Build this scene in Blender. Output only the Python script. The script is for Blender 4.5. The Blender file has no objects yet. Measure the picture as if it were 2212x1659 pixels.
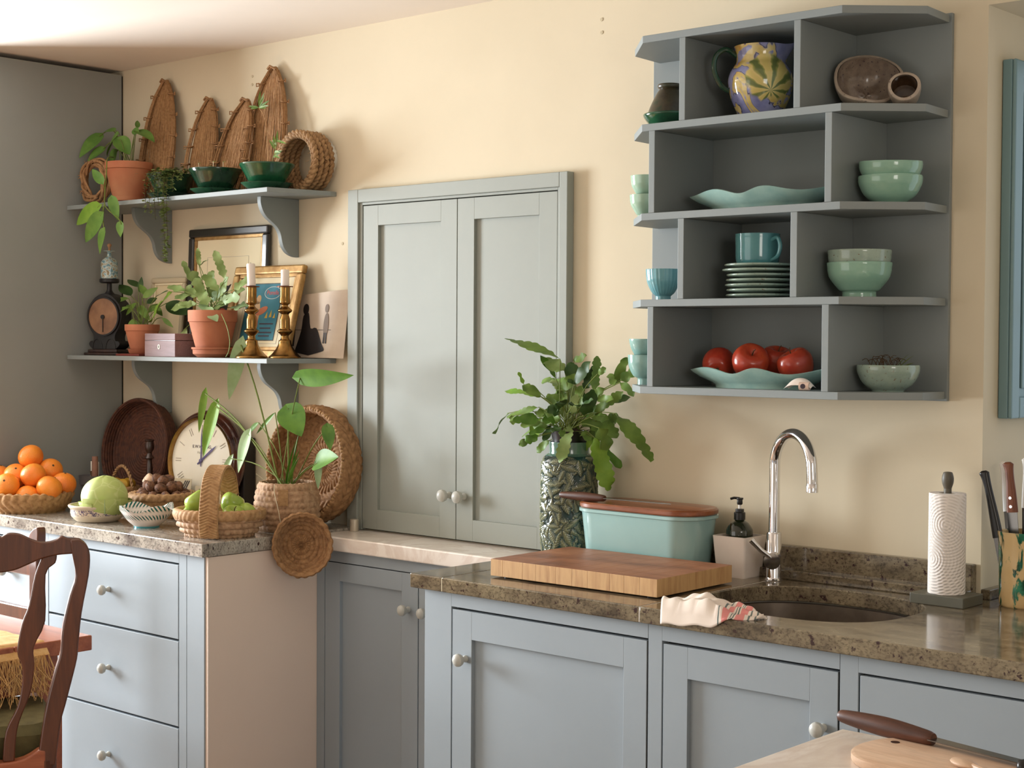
import bpy, math, random
import numpy as np
from mathutils import Vector, Matrix
pi = math.pi
rnd = random.Random(11)
scn = bpy.context.scene
COL = scn.collection

# ------------------------------------------------------------------ camera
def make_camera():
    yaw, p, r = math.radians(41.75), math.radians(1.57), math.radians(-0.35)
    f = Vector((-math.sin(yaw)*math.cos(p), math.cos(yaw)*math.cos(p), -math.sin(p)))
    rt = Vector((math.cos(yaw), math.sin(yaw), 0)); dn = f.cross(rt)
    r2 = rt*math.cos(r) + dn*math.sin(r); d2 = -rt*math.sin(r) + dn*math.cos(r)
    cam = bpy.data.cameras.new('camera'); o = bpy.data.objects.new('camera', cam); COL.objects.link(o)
    m = Matrix((r2, -d2, -f)).transposed().to_4x4(); m.translation = (2.86, -3.43, 1.52)
    o.matrix_world = m
    cam.sensor_width = 36; cam.lens = 36*3380/2212; cam.clip_start = 0.05
    scn.camera = o
make_camera()

# ------------------------------------------------------------------ light
wd = bpy.data.worlds.new('world'); scn.world = wd; wd.use_nodes = True
wd.node_tree.nodes['Background'].inputs[0].default_value = (0.75, 0.86, 1.0, 1)
wd.node_tree.nodes['Background'].inputs[1].default_value = 0.6
def area(name, loc, rot, sx, sy, power, col):
    l = bpy.data.lights.new(name, 'AREA'); l.shape = 'RECTANGLE'; l.size = sx; l.size_y = sy
    l.energy = power; l.color = col
    o = bpy.data.objects.new(name, l); COL.objects.link(o); o.location = loc; o.rotation_euler = rot
    return o
area('daylight_left_window', (-4.22, -1.75, 1.55), (0, -pi/2, 0), 1.35, 1.7, 490, (0.87, 0.94, 1.0))
area('added_front_fill', (-1.7, -5.88, 1.25), (pi/2, 0, 0), 3.8, 1.9, 40, (1.0, 0.90, 0.77))  # warm fill light added behind the camera, not a known source
area('daylight_recess_window', (2.0, 0.40, 1.62), (-pi/2, 0, 0), 1.25, 1.2, 3, (0.86, 0.93, 1.0))
area('daylight_right_window', (4.52, -3.4, 1.75), (0, pi/2, 0), 1.0, 1.5, 34, (1.0, 0.92, 0.83))
vs = scn.view_settings
vs.view_transform = 'Standard'; vs.look = 'None'; vs.gamma = 1.0; vs.exposure = -0.14; vs.use_curve_mapping = False

# ------------------------------------------------------------------ materials
def lin(c):
    return tuple(((x/255)/12.92 if x/255 <= .04045 else ((x/255+.055)/1.055)**2.4) for x in c)
class NT:
    def __init__(s, name):
        s.m = bpy.data.materials.new(name); s.m.use_nodes = True
        s.t = s.m.node_tree; s.b = s.t.nodes['Principled BSDF']
        s.tc = s.t.nodes.new('ShaderNodeTexCoord')
    def n(s, kind): return s.t.nodes.new('ShaderNode'+kind)
    def l(s, a, b): s.t.links.new(a, b)
    def vec(s, scale=(1, 1, 1), rot=(0, 0, 0), src='Object'):
        mp = s.n('Mapping'); s.l(s.tc.outputs[src], mp.inputs[0])
        mp.inputs['Scale'].default_value = scale; mp.inputs['Rotation'].default_value = rot
        return mp.outputs[0]
    def noise(s, scale, detail=4, rough=.55, vec=None, dist=0):
        t = s.n('TexNoise'); t.inputs['Scale'].default_value = scale; t.inputs['Detail'].default_value = detail
        t.inputs['Roughness'].default_value = rough; t.inputs['Distortion'].default_value = dist
        s.l(vec if vec is not None else s.tc.outputs['Object'], t.inputs['Vector']); return t.outputs[0]
    def voro(s, scale, vec=None, feat='F1', out='Distance'):
        t = s.n('TexVoronoi'); t.feature = feat; t.inputs['Scale'].default_value = scale
        s.l(vec if vec is not None else s.tc.outputs['Object'], t.inputs['Vector']); return t.outputs[out]
    def wave(s, scale, dist=0, vec=None, dirn='X', kind='BANDS', detail=2, dscale=1):
        t = s.n('TexWave'); t.wave_type = kind
        if kind == 'BANDS': t.bands_direction = dirn
        t.inputs['Scale'].default_value = scale; t.inputs['Distortion'].default_value = dist
        t.inputs['Detail'].default_value = detail; t.inputs['Detail Scale'].default_value = dscale
        s.l(vec if vec is not None else s.tc.outputs['Object'], t.inputs['Vector']); return t.outputs[1]
    def ramp(s, fac, stops, interp='LINEAR'):
        r = s.n('ValToRGB'); e = r.color_ramp.elements; r.color_ramp.interpolation = interp
        while len(e) < len(stops): e.new(0.5)
        for el, (p, c) in zip(e, stops):
            el.position = p; el.color = (c if len(c) == 4 else (*c, 1)) if not isinstance(c, (int, float)) else (c, c, c, 1)
        s.l(fac, r.inputs[0]); return r.outputs[0]
    def mix(s, fac, a, b, mode='MIX'):
        m = s.n('MixRGB'); m.blend_type = mode
        for i, v in enumerate((fac, a, b)):
            if hasattr(v, 'is_linked'): s.l(v, m.inputs[i])
            else: m.inputs[i].default_value = v if i == 0 else (*v, 1)
        return m.outputs[0]
    def color(s, c):
        if hasattr(c, 'is_linked'): s.l(c, s.b.inputs['Base Color'])
        else: s.b.inputs['Base Color'].default_value = (*c, 1)
        return s
    def bump(s, h, strength=.3, dist=.002):
        b = s.n('Bump'); b.inputs['Strength'].default_value = strength; b.inputs['Distance'].default_value = dist
        s.l(h, b.inputs['Height']); s.l(b.outputs[0], s.b.inputs['Normal']); return s
    def set(s, **k):
        for a, v in k.items(): s.b.inputs[a.replace('_', ' ')].default_value = v
        return s
def simple(name, c, rough=.5, metal=0, c2=None, vs=6, bump=0, bs=80, coat=0, **k):
    t = NT(name); a = lin(c)
    if c2 is not None: t.color(t.ramp(t.noise(vs, 5), [(.35, a), (.65, lin(c2))]))
    else: t.color(a)
    t.set(Roughness=rough, Metallic=metal)
    if coat: t.b.inputs['Coat Weight'].default_value = coat; t.b.inputs['Coat Roughness'].default_value = .06
    if bump: t.bump(t.noise(bs, 4), bump)
    if k: t.set(**k)
    return t.m
MT = {}
def paint(name, c, d=6, rough=.55):
    t = NT(name); a = lin(c); b = lin(tuple(max(0, x-d) for x in c))
    t.color(t.ramp(t.noise(3, 6), [(.3, a), (.7, b)])); t.set(Roughness=rough)
    t.bump(t.noise(140, 3, vec=t.vec((1, 1, .25))), .06, .001); MT[name] = t.m
paint('wall_paint', (219, 206, 179), 5, .85)
paint('wall_far', (200, 190, 176), 5, .85)
paint('ceiling_paint', (240, 228, 214), 4, .9)
paint('cabinet_paint', (154, 164, 171))
paint('cupboard_paint', (152, 156, 147))
paint('rack_paint', (136, 143, 142))
paint('panel_paint', (150, 153, 149), 5, .6)
paint('side_paint', (234, 214, 198), 4, .8)
paint('knob_paint', (190, 190, 182), 5, .35)
paint('shutter_paint', (120, 150, 155), 5, .3)
def granite(name, base, dark, light, sc=1):
    t = NT(name)
    v = t.vec((1, 2.2, 1.5))
    big = t.ramp(t.noise(7*sc, 8, .65, v), [(.34, lin(dark)), (.5, lin(base)), (.68, lin(light))])
    fine = t.ramp(t.noise(75*sc, 5, .7, v), [(.36, 0.25), (.52, 1.0)])
    blot = t.ramp(t.noise(44*sc, 4, .6, t.vec((1, 1.6, 1))), [(.60, 0.0), (.66, 1.0)])
    c = t.mix(.75, big, fine, 'MULTIPLY')
    c = t.mix(blot, c, lin((58, 40, 40)))
    t.color(c); t.set(Roughness=.12); t.bump(t.noise(60, 3), .03, .001); MT[name] = t.m
granite('granite_brown', (122, 109, 88), (76, 66, 54), (146, 132, 106), 1.5)
granite('granite_pale', (170, 162, 150), (118, 108, 100), (194, 186, 172), 1.2)
def marble(name):
    t = NT(name)
    w = t.noise(3.2, 9, .6, t.vec((1, 1, 1), (0, 0, .5)), 2.2)
    t.color(t.ramp(w, [(.38, lin((238, 228, 216))), (.5, lin((226, 212, 200))), (.56, lin((240, 231, 221)))]))
    t.set(Roughness=.22); MT[name] = t.m
marble('marble')
def wood(name, c1, c2, axis='X', sc=1, rough=.4, coat=0, rings=14):
    t = NT(name)
    s = {'X': (.9, 8, 8), 'Y': (8, .9, 8), 'Z': (8, 8, .9)}[axis]
    v = t.vec(tuple(x*sc for x in s))
    g = t.noise(3.2, 8, .62, v, .6)
    g2 = t.noise(26, 4, .6, v)
    c = t.ramp(g, [(.3, lin(c1)), (.5, lin(tuple((a+b)//2 for a, b in zip(c1, c2)))), (.72, lin(c2))])
    c = t.mix(.35, c, t.ramp(g2, [(.3, .55), (.6, 1.0)]), 'MULTIPLY')
    t.color(c); t.set(Roughness=rough)
    if coat: t.b.inputs['Coat Weight'].default_value = coat; t.b.inputs['Coat Roughness'].default_value = .12
    t.bump(g2, .12, .0006); MT[name] = t.m
wood('wood_chair', (74, 38, 24), (120, 66, 38), 'Z', 1, .3, .5)
wood('wood_table', (150, 78, 50), (186, 112, 76), 'X', .8, .35, .3)
wood('wood_board', (196, 150, 98), (160, 112, 70), 'Z', 1.2, .5)
wood('wood_lid', (176, 104, 58), (118, 62, 34), 'X', 1, .35, .3)
wood('wood_dark', (62, 34, 24), (30, 16, 12), 'Z', 1.5, .35, .3)
wood('wood_handle', (104, 58, 34), (60, 32, 20), 'X', 2, .45)
wood('wood_handle_red', (140, 80, 48), (100, 54, 32), 'Z', 2, .45)
wood('wood_pale', (222, 190, 160), (200, 162, 130), 'X', 1.3, .5)
wood('wood_grey', (104, 98, 84), (70, 64, 54), 'Z', 1.5, .5)
wood('wood_box', (158, 132, 132), (134, 108, 110), 'X', 1, .5, .0)
def straw(name, c1, c2, dark, sc=60, rough=.75):
    t = NT(name)
    c = t.ramp(t.noise(sc*1.2, 4, .6), [(.16, lin(dark)), (.42, lin(c1)), (.72, lin(c2))])
    c = t.mix(.4, c, t.ramp(t.noise(9, 3), [(.3, .72), (.6, 1.0)]), 'MULTIPLY')
    t.color(c); t.set(Roughness=rough); t.bump(t.noise(sc*6, 3), .3, .001); MT[name] = t.m
straw('straw_gold', (166, 126, 82), (190, 152, 106), (100, 68, 42))
straw('straw_tan', (170, 132, 98), (198, 164, 128), (104, 72, 52))
straw('straw_brown', (146, 106, 68), (176, 134, 90), (84, 54, 32))
straw('straw_dark', (74, 40, 26), (100, 58, 38), (38, 18, 12))
straw('straw_rope', (150, 114, 76), (180, 144, 100), (88, 60, 38))
straw('raffia_boat', (156, 114, 72), (182, 140, 94), (98, 66, 38), 90)
straw('placemat', (222, 176, 112), (236, 200, 140), (190, 140, 84), 40)
straw('soil', (58, 40, 28), (80, 58, 42), (28, 18, 12), 120, .95)
MT['terracotta'] = simple('terracotta', (188, 120, 86), .75, c2=(172, 104, 74), vs=9, bump=.15, bs=120)
MT['terracotta_old'] = simple('terracotta_old', (176, 102, 70), .75, c2=(192, 130, 92), vs=6, bump=.2, bs=90)
MT['terracotta_dark'] = simple('terracotta_dark', (150, 74, 50), .6, c2=(120, 54, 38), vs=9)
def glaze(name, c1, c2, rough=.12, sc=14, speck=None):
    t = NT(name)
    c = t.ramp(t.noise(sc, 5, .6), [(.3, lin(c1)), (.7, lin(c2))])
    if speck: c = t.mix(t.ramp(t.noise(150, 3, .6), [(.63, 0.0), (.7, 1.0)]), c, lin(speck))
    t.color(c); t.set(Roughness=rough); t.b.inputs['Coat Weight'].default_value = .4; t.b.inputs['Coat Roughness'].default_value = .05
    MT[name] = t.m
glaze('celadon', (152, 190, 168), (132, 174, 154))
glaze('celadon_light', (176, 204, 178), (158, 190, 168))
glaze('celadon_worn', (160, 178, 162), (136, 156, 144), .15, 18, (116, 96, 74))
glaze('aqua', (156, 192, 182), (130, 172, 166))
glaze('platter_glaze', (172, 200, 188), (140, 176, 170))
glaze('teal', (92, 150, 152), (76, 132, 138))
glaze('teal_light', (118, 170, 176), (98, 152, 160))
glaze('green_glaze', (34, 72, 48), (18, 44, 32), .14, 24)
glaze('green_glaze_bright', (34, 92, 58), (20, 62, 42), .14, 24)
glaze('stoneware', (184, 168, 150), (156, 140, 124), .4, 30, (70, 60, 62))
glaze('stoneware_inside', (150, 134, 118), (118, 102, 90), .22, 40, (40, 32, 56))
glaze('stone_brown', (96, 72, 50), (56, 40, 28), .12, 40)
glaze('white_ceramic', (238, 226, 214), (228, 214, 202), .4, 6)
glaze('enamel_mint', (158, 192, 188), (150, 184, 181), .18, 4)
MT['chrome'] = simple('chrome', (225, 225, 228), .06, 1)
MT['steel'] = simple('steel', (118, 106, 94), .4, .6, c2=(100, 90, 80), vs=20)
MT['blade'] = simple('blade', (120, 118, 116), .25, 1)
MT['brass'] = simple('brass', (158, 122, 70), .26, 1, c2=(126, 92, 50), vs=30)
MT['copper_tarnish'] = simple('copper_tarnish', (110, 60, 40), .4, .7)
MT['gold_frame'] = simple('gold_frame', (184, 148, 92), .4, .45, c2=(150, 112, 62), vs=40)
MT['black_frame'] = simple('black_frame', (44, 40, 36), .3, coat=.4)
MT['black_iron'] = simple('black_iron', (34, 32, 32), .45, .2, bump=.2, bs=150)
MT['black_plastic'] = simple('black_plastic', (22, 20, 20), .3)
MT['grey_plastic'] = simple('grey_plastic', (104, 102, 104), .4)
MT['white_plastic'] = simple('white_plastic', (226, 222, 214), .4)
MT['dark_glass'] = simple('dark_glass', (28, 34, 18), .06, coat=.6)
MT['wax'] = simple('wax', (240, 228, 218), .45)
MT['paper'] = simple('paper', (226, 208, 170), .8)
MT['paper_cream'] = simple('paper_cream', (236, 224, 190), .8)
MT['paper_white'] = simple('paper_white', (235, 228, 218), .8)
MT['paper_card'] = simple('paper_card', (196, 182, 152), .8)
MT['dial'] = simple('dial', (250, 246, 232), .35, c2=(246, 239, 218), vs=5)
MT['ink'] = simple('ink', (70, 60, 72), .6)
MT['ink_light'] = simple('ink_light', (186, 176, 160), .7)
MT['ink_black'] = simple('ink_black', (34, 28, 28), .6)
MT['ink_blue'] = simple('ink_blue', (92, 84, 128), .5)
MT['mahogany'] = simple('mahogany', (58, 26, 20), .16, c2=(84, 42, 28), vs=20, coat=.7)
MT['dark_box'] = simple('dark_box', (28, 20, 18), .5)
MT['soil_dark'] = MT['soil']
MT['shade_black'] = simple('shade_black', (14, 11, 11), .9)  # near-black colour standing in for shade in gaps and behind doors
MT['cushion_green'] = simple('cushion_green', (112, 104, 66), .9, c2=(94, 88, 54), vs=30, bump=.4, bs=300)
MT['cork'] = simple('cork', (170, 128, 92), .8)
MT['ivory'] = simple('ivory', (238, 230, 210), .4)
MT['floor_tile'] = simple('floor_tile', (150, 130, 110), .5, c2=(136, 116, 98), vs=3)
MT['metal_pale'] = simple('metal_pale', (206, 196, 178), .4, .5)
MT['red_cover'] = simple('red_cover', (120, 52, 42), .5)
MT['pane'] = simple('pane', (255, 255, 255), .0, Transmission_Weight=1.0, IOR=1.02)
def leafmat(name, c1, c2, rough=.5):
    t = NT(name)
    t.color(t.ramp(t.noise(22, 4), [(.35, lin(c1)), (.65, lin(c2))]))
    t.set(Roughness=rough)
    t.b.inputs['Specular IOR Level'].default_value = 0.3
    MT[name] = t.m
leafmat('leaf_green', (92, 132, 44), (74, 112, 36))
leafmat('leaf_bright', (128, 162, 60), (108, 148, 50))
leafmat('leaf_dark', (64, 94, 42), (48, 74, 34))
leafmat('leaf_pothos', (84, 122, 52), (106, 142, 64))
leafmat('leaf_fern', (112, 140, 62), (88, 116, 50))
leafmat('leaf_silver', (142, 160, 100), (116, 140, 76))
leafmat('leaf_pale', (166, 190, 146), (146, 174, 124))
leafmat('stem_green', (112, 126, 54), (96, 108, 46))
leafmat('leaf_tiny', (132, 146, 82), (92, 108, 56))
leafmat('twig', (96, 74, 48), (70, 52, 34), .7)

# ------------------------------------------------------------------ mesh helpers
class G:
    def __init__(s): s.v = []; s.f = []
    def add(s, vs, fs):
        o = len(s.v); s.v += [tuple(v) for v in vs]; s.f += [[i+o for i in f] for f in fs]; return s
    def box(s, x0, x1, y0, y1, z0, z1):
        return s.add([(x0,y0,z0),(x1,y0,z0),(x1,y1,z0),(x0,y1,z0),(x0,y0,z1),(x1,y0,z1),(x1,y1,z1),(x0,y1,z1)],
                     [(0,3,2,1),(4,5,6,7),(0,1,5,4),(1,2,6,5),(2,3,7,6),(3,0,4,7)])
    def prism(s, poly, a, b, axis='z'):
        n = len(poly)
        def m(p, h):
            if axis == 'z': return (p[0], p[1], h)
            if axis == 'x': return (h, p[0], p[1])
            return (p[0], h, p[1])
        vs = [m(p, a) for p in poly]+[m(p, b) for p in poly]
        return s.add(vs, [list(range(n))[::-1], list(range(n, 2*n))]+[(i, (i+1) % n, n+(i+1) % n, n+i) for i in range(n)])
    def lathe(s, prof, seg=32, fn=None, c=(0, 0, 0), cap0=True, cap1=True):
        vs = []; fs = []; m = len(prof)
        for i, (r, z) in enumerate(prof):
            for j in range(seg):
                a = 2*pi*j/seg
                rr, zz = (r, z) if fn is None else fn(a, i, r, z)
                vs.append((c[0]+rr*math.cos(a), c[1]+rr*math.sin(a), c[2]+zz))
        for i in range(m-1):
            for j in range(seg):
                k = (j+1) % seg
                fs.append((i*seg+j, i*seg+k, (i+1)*seg+k, (i+1)*seg+j))
        if cap0: fs.append(list(range(seg))[::-1])
        if cap1: fs.append([(m-1)*seg+j for j in range(seg)])
        return s.add(vs, fs)
    def tube(s, pts, r, seg=8, cap=True):
        pts = [Vector(p) for p in pts]; n = len(pts)
        rs = [r]*n if isinstance(r, (int, float)) else r
        tg = [(pts[min(i+1, n-1)]-pts[max(i-1, 0)]).normalized() for i in range(n)]
        up = Vector((0, 0, 1)) if abs(tg[0].z) < .9 else Vector((1, 0, 0))
        a = tg[0].cross(up).normalized(); vs = []; fs = []
        for i in range(n):
            a = (a-tg[i]*a.dot(tg[i])).normalized(); b = tg[i].cross(a)
            for j in range(seg):
                t = 2*pi*j/seg; vs.append(pts[i]+(a*math.cos(t)+b*math.sin(t))*rs[i])
        for i in range(n-1):
            for j in range(seg):
                k = (j+1) % seg; fs.append((i*seg+j, i*seg+k, (i+1)*seg+k, (i+1)*seg+j))
        if cap: fs += [list(range(seg))[::-1], [(n-1)*seg+j for j in range(seg)]]
        return s.add(vs, fs)
    def grid(s, nu, nv, fn):
        vs = [fn(i/(nu-1), j/(nv-1)) for i in range(nu) for j in range(nv)]
        return s.add(vs, [(i*nv+j, i*nv+j+1, (i+1)*nv+j+1, (i+1)*nv+j) for i in range(nu-1) for j in range(nv-1)])
    def ball(s, c, r, seg=16, rings=10, sq=(1, 1, 1), fn=None):
        vs = []; fs = []
        for i in range(rings+1):
            ph = pi*i/rings
            for j in range(seg):
                a = 2*pi*j/seg; k = 1 if fn is None else fn(a, ph)
                vs.append((c[0]+r*k*sq[0]*math.sin(ph)*math.cos(a), c[1]+r*k*sq[1]*math.sin(ph)*math.sin(a), c[2]+r*k*sq[2]*math.cos(ph)))
        for i in range(rings):
            for j in range(seg):
                q = (j+1) % seg; fs.append((i*seg+j, (i+1)*seg+j, (i+1)*seg+q, i*seg+q))
        return s.add(vs, fs)
    def xf(s, m, i0=0):
        s.v[i0:] = [tuple(m @ Vector(v)) for v in s.v[i0:]]; return s
def smoothpts(pts, n=6):
    P = [Vector(p) for p in pts]; out = []
    for i in range(len(P)-1):
        p0 = P[max(i-1, 0)]; p1 = P[i]; p2 = P[i+1]; p3 = P[min(i+2, len(P)-1)]
        for k in range(n):
            t = k/n
            out.append(.5*((2*p1)+(p2-p0)*t+(2*p0-5*p1+4*p2-p3)*t*t+(3*p1-p0-3*p2+p3)*t**3))
    return out+[P[-1]]
def smooth2(pts, n=5): return [(v.x, v.y) for v in smoothpts([(p[0], p[1], 0) for p in pts], n)]
def tags(o, label=None, cat=None, group=None, kind=None):
    for k, v in (('label', label), ('category', cat), ('group', group), ('kind', kind)):
        if v: o[k] = v
    return o
def obj(name, g, mat, parent=None, loc=(0, 0, 0), rot=(0, 0, 0), smooth=35, bev=0, label=None, cat=None, group=None, kind=None):
    me = bpy.data.meshes.new(name); me.from_pydata(g.v, [], g.f); me.validate(); me.update()
    me.materials.append(MT[mat] if isinstance(mat, str) else mat)
    if smooth:
        me.polygons.foreach_set('use_smooth', [True]*len(me.polygons)); me.set_sharp_from_angle(angle=math.radians(smooth))
    o = bpy.data.objects.new(name, me); COL.objects.link(o)
    o.location = loc; o.rotation_euler = rot
    if parent: o.parent = parent
    if bev:
        b = o.modifiers.new('bevel', 'BEVEL'); b.width = bev; b.segments = 2; b.limit_method = 'ANGLE'; b.angle_limit = .6
    return tags(o, label, cat, group, kind)
def thing(name, label, cat, loc=(0, 0, 0), rot=(0, 0, 0), group=None):
    o = bpy.data.objects.new(name, None); COL.objects.link(o); o.empty_display_size = .05
    o.location = loc; o.rotation_euler = rot if isinstance(rot, tuple) else (0, 0, rot)
    return tags(o, label, cat, group)
def dup(root, loc, rot=None, label=None, group=None):
    r = root.copy(); COL.objects.link(r); r.location = loc
    if rot is not None: r.rotation_euler = rot if isinstance(rot, tuple) else (0, 0, rot)
    if label: r['label'] = label
    if group: r['group'] = group
    for ch in list(root.children):
        c = ch.copy(); COL.objects.link(c); c.parent = r
        for gch in ch.children:
            d = gch.copy(); COL.objects.link(d); d.parent = c
    return r
def txt(name, body, size, mat, parent, loc, rot, align='CENTER', extrude=.0003):
    cu = bpy.data.curves.new(name, 'FONT'); cu.body = body; cu.size = size; cu.align_x = align; cu.align_y = 'CENTER'; cu.extrude = extrude
    t = bpy.data.objects.new(name, cu); COL.objects.link(t)
    dg = bpy.context.evaluated_depsgraph_get(); me = bpy.data.meshes.new_from_object(t.evaluated_get(dg))
    bpy.data.objects.remove(t); me.name = name; me.materials.clear(); me.materials.append(MT[mat])
    o = bpy.data.objects.new(name, me); COL.objects.link(o); o.parent = parent; o.location = loc; o.rotation_euler = rot
    return o

# ------------------------------------------------------------------ the room
def struct(name, g, mat, **k): return obj(name, g, mat, smooth=0, kind='structure', **k)
struct('floor', G().box(-4.4, 4.7, -6.1, 0.6, -.05, 0), 'floor_tile')
struct('ceiling', G().box(-4.4, 4.7, -6.1, 0.6, 2.525, 2.6), 'ceiling_paint')
struct('wall_back', G().box(-4.4, 1.262, 0, .5, 0, 2.525).box(1.262, 2.75, 0, .5, 2.3, 2.525).box(1.262, 2.75, 0, .5, 0, .885).box(2.75, 4.7, 0, .5, 0, 2.525), 'wall_paint')
struct('wall_left', G().box(-4.4, -4.3, -6.1, 0, 0, .85).box(-4.4, -4.3, -6.1, 0, 2.25, 2.525).box(-4.4, -4.3, -.88, 0, .85, 2.25).box(-4.4, -4.3, -6.1, -2.62, .85, 2.25), 'wall_far')
struct('wall_right', G().box(4.6, 4.7, -6.1, 0, 0, 1.2).box(4.6, 4.7, -6.1, 0, 2.3, 2.525).box(4.6, 4.7, -2.6, 0, 1.2, 2.3).box(4.6, 4.7, -6.1, -4.2, 1.2, 2.3), 'wall_far')
struct('wall_front', G().box(-4.3, -3.75, -6.1, -6, 0, 2.525).box(.35, 4.6, -6.1, -6, 0, 2.525).box(-3.75, .35, -6.1, -6, 2.25, 2.525), 'wall_far')
def window(name, loc, rz, w, h, nx, ny):
    t = thing(name, None, None, loc, rz); t['kind'] = 'structure'
    obj('window_frame', G().box(-w/2, w/2, -.03, .03, 0, .06).box(-w/2, w/2, -.03, .03, h-.06, h).box(-w/2, -w/2+.06, -.03, .03, .06, h-.06).box(w/2-.06, w/2, -.03, .03, .06, h-.06), 'ceiling_paint', t, smooth=0)
    b = G()
    for i in range(1, nx): x = -w/2+w*i/nx; b.box(x-.012, x+.012, -.015, .015, .06, h-.06)
    for i in range(1, ny): z = h*i/ny; b.box(-w/2+.06, w/2-.06, -.014, .014, z-.012, z+.012)
    obj('glazing_bars', b, 'ceiling_paint', t, smooth=0)
    for i in range(nx):
        obj('pane', G().box(-w/2+w*i/nx, -w/2+w*(i+1)/nx, -.002, .002, .03, h-.03), 'pane', t, smooth=0)
window('window_1', (-4.35, -1.75, .85), pi/2, 1.74, 1.4, 3, 3)
window('added_fill_window', (-1.7, -6.05, 0.0), 0, 4.1, 2.25, 4, 3)  # unseen glazed opening added to house the warm front fill
window('window_4', (4.65, -3.4, 1.2), pi/2, 1.6, 1.1, 2, 2)
window('window_3', (2.0, .46, .93), 0, 1.46, 1.36, 2, 2)

# tall grey unit closing the left side
t = thing('tall_cupboard', 'tall plain grey cupboard side reaching up to the ceiling', 'cupboard', (-2.48, -.33, 0))
obj('carcass', G().box(-.31, .313, -.32, .322, 0.0, 2.508), 'panel_paint', t, smooth=0)
obj('shadow_gap', G().box(.02, .309, .3222, .3295, .01, 2.505), 'shade_black', t, smooth=0)  # black strip that paints the shade in the gap at the wall

# ------------------------------------------------------------------ base cabinets
KNOB = [(.0085, 0), (.009, .004), (.006, .009), (.0055, .014), (.009, .018), (.0145, .022), (.0165, .028), (.0155, .034), (.0105, .039), (.003, .041)]
def knob(parent, loc, k=1.0):
    g = G().lathe([(r*k, z*k) for r, z in KNOB], 20)
    return obj('knob', g, 'knob_paint', parent, loc, (pi/2, 0, 0))
def drawer(parent, x0, x1, z0, z1, y, kx=None):
    d = obj('drawer', G().box(x0, x1, y, y+.02, z0, z1), MT['cabinet_paint'], parent, smooth=0, bev=.0015)
    if kx is not None: knob(d, (kx, y, (z0+z1)/2))
    return d
def shaker(parent, x0, x1, z0, z1, y, st=.066, rail=.07, depth=.012, mat='cabinet_paint', th=.02, kn=None, name='door', kk=1):
    g = G().box(x0, x0+st, y, y+th, z0, z1).box(x1-st, x1, y, y+th, z0, z1).box(x0+st, x1-st, y, y+th, z1-rail, z1).box(x0+st, x1-st, y, y+th, z0, z0+rail)
    d = obj(name, g, mat, parent, smooth=0, bev=.0008)
    obj('panel', G().box(x0+st-.002, x1-st+.002, y+depth, y+th-.002, z0+rail-.002, z1-rail+.002), mat, d, smooth=0)
    if kn: knob(d, (kn[0], y, kn[1]), kk)
    return d
YF = -.605
def carcase(parent, x0, x1, y0, y1, z0, z1, mat='cabinet_paint', frame=(), ztop=None):
    """closed box set back behind a face frame of the given rails and stiles"""
    g = G().box(x0, x1, y0+.0246, y1, z0, ztop or z1); obj('body', g, mat, parent, smooth=0)
    f = G()
    for (a, b, c, d) in frame: f.box(a, b, y0, y0+.0235, c, d)
    return obj('face_frame', f, mat, parent, smooth=0, bev=.0008)
# left drawer unit
c = thing('drawer_cabinet', 'pale blue-grey three-drawer base cabinet under the fruit baskets', 'cabinet')
carcase(c, -1.74, -.86, YF, -.21, .0, .878, frame=((-1.74, -1.71, 0, .878), (-.995, -.958, 0, .878), (-.956, -.872, 0, .878), (-1.71, -.995, .848, .878), (-1.71, -.995, 0, .062)))
obj('gap_shade_sheet', G().box(-1.709, -.996, YF+.0236, YF+.0245, .063, .847), 'shade_black', c, smooth=0)  # thin black sheet painted as the shade behind the drawer gaps
for z0, z1 in ((.618, .842), (.354, .611), (.066, .347)):
    drawer(c, -1.706, -.999, z0, z1, YF, -1.36)
obj('end_panel', G().box(-.871, -.859, YF+.004, -.176, 0, .878), 'side_paint', c, smooth=0)
c = thing('drawer_cabinet', 'pale base cabinet at far left, mostly hidden behind the dining chair', 'cabinet')
carcase(c, -2.15, -1.742, YF, -.02, 0, .878, frame=((-2.15, -2.12, 0, .878), (-1.78, -1.742, 0, .878), (-2.12, -1.78, .848, .878), (-2.12, -1.78, 0, .062)))
obj('gap_shade_sheet', G().box(-2.119, -1.781, YF+.0236, YF+.0245, .063, .847), 'shade_black', c, smooth=0)  # painted shade behind the far left drawers
for z0, z1 in ((.618, .842), (.354, .611), (.066, .347)): drawer(c, -2.117, -1.783, z0, z1, YF, -1.95)
# left worktop
w = obj('granite_worktop', G().box(-2.16, -.853, -.627, -.003, .88, .92), 'granite_pale', smooth=0, bev=.003,
        label='pale granite worktop holding the fruit baskets and the clock', cat='worktop')
# recessed cabinet with marble ledge
c = thing('recessed_cabinet', 'shallow grey two-door cabinet set back under the marble ledge', 'cabinet')
carcase(c, -.858, .044, -.18, -.003, 0, .868, frame=((-.858, -.822, 0, .868), (.02, .044, 0, .868), (-.822, .02, .832, .868), (-.822, .02, 0, .06)))
obj('gap_shade_sheet', G().box(-.821, .019, -.1564, -.1555, .06, .832), 'shade_black', c, smooth=0)  # black sheet giving the door gaps their painted shade
shaker(c, -.819, -.408, .064, .829, -.18, .068, .056, kn=(-.446, .722))
shaker(c, -.404, .017, .064, .829, -.18, .068, .056, kn=(-.366, .722))
obj('marble_ledge', G().box(-.851, .03, -.2, -.0005, .8685, .912), 'marble', smooth=0, bev=.004, label='cream marble ledge below the wall cupboard doors', cat='ledge')
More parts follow.
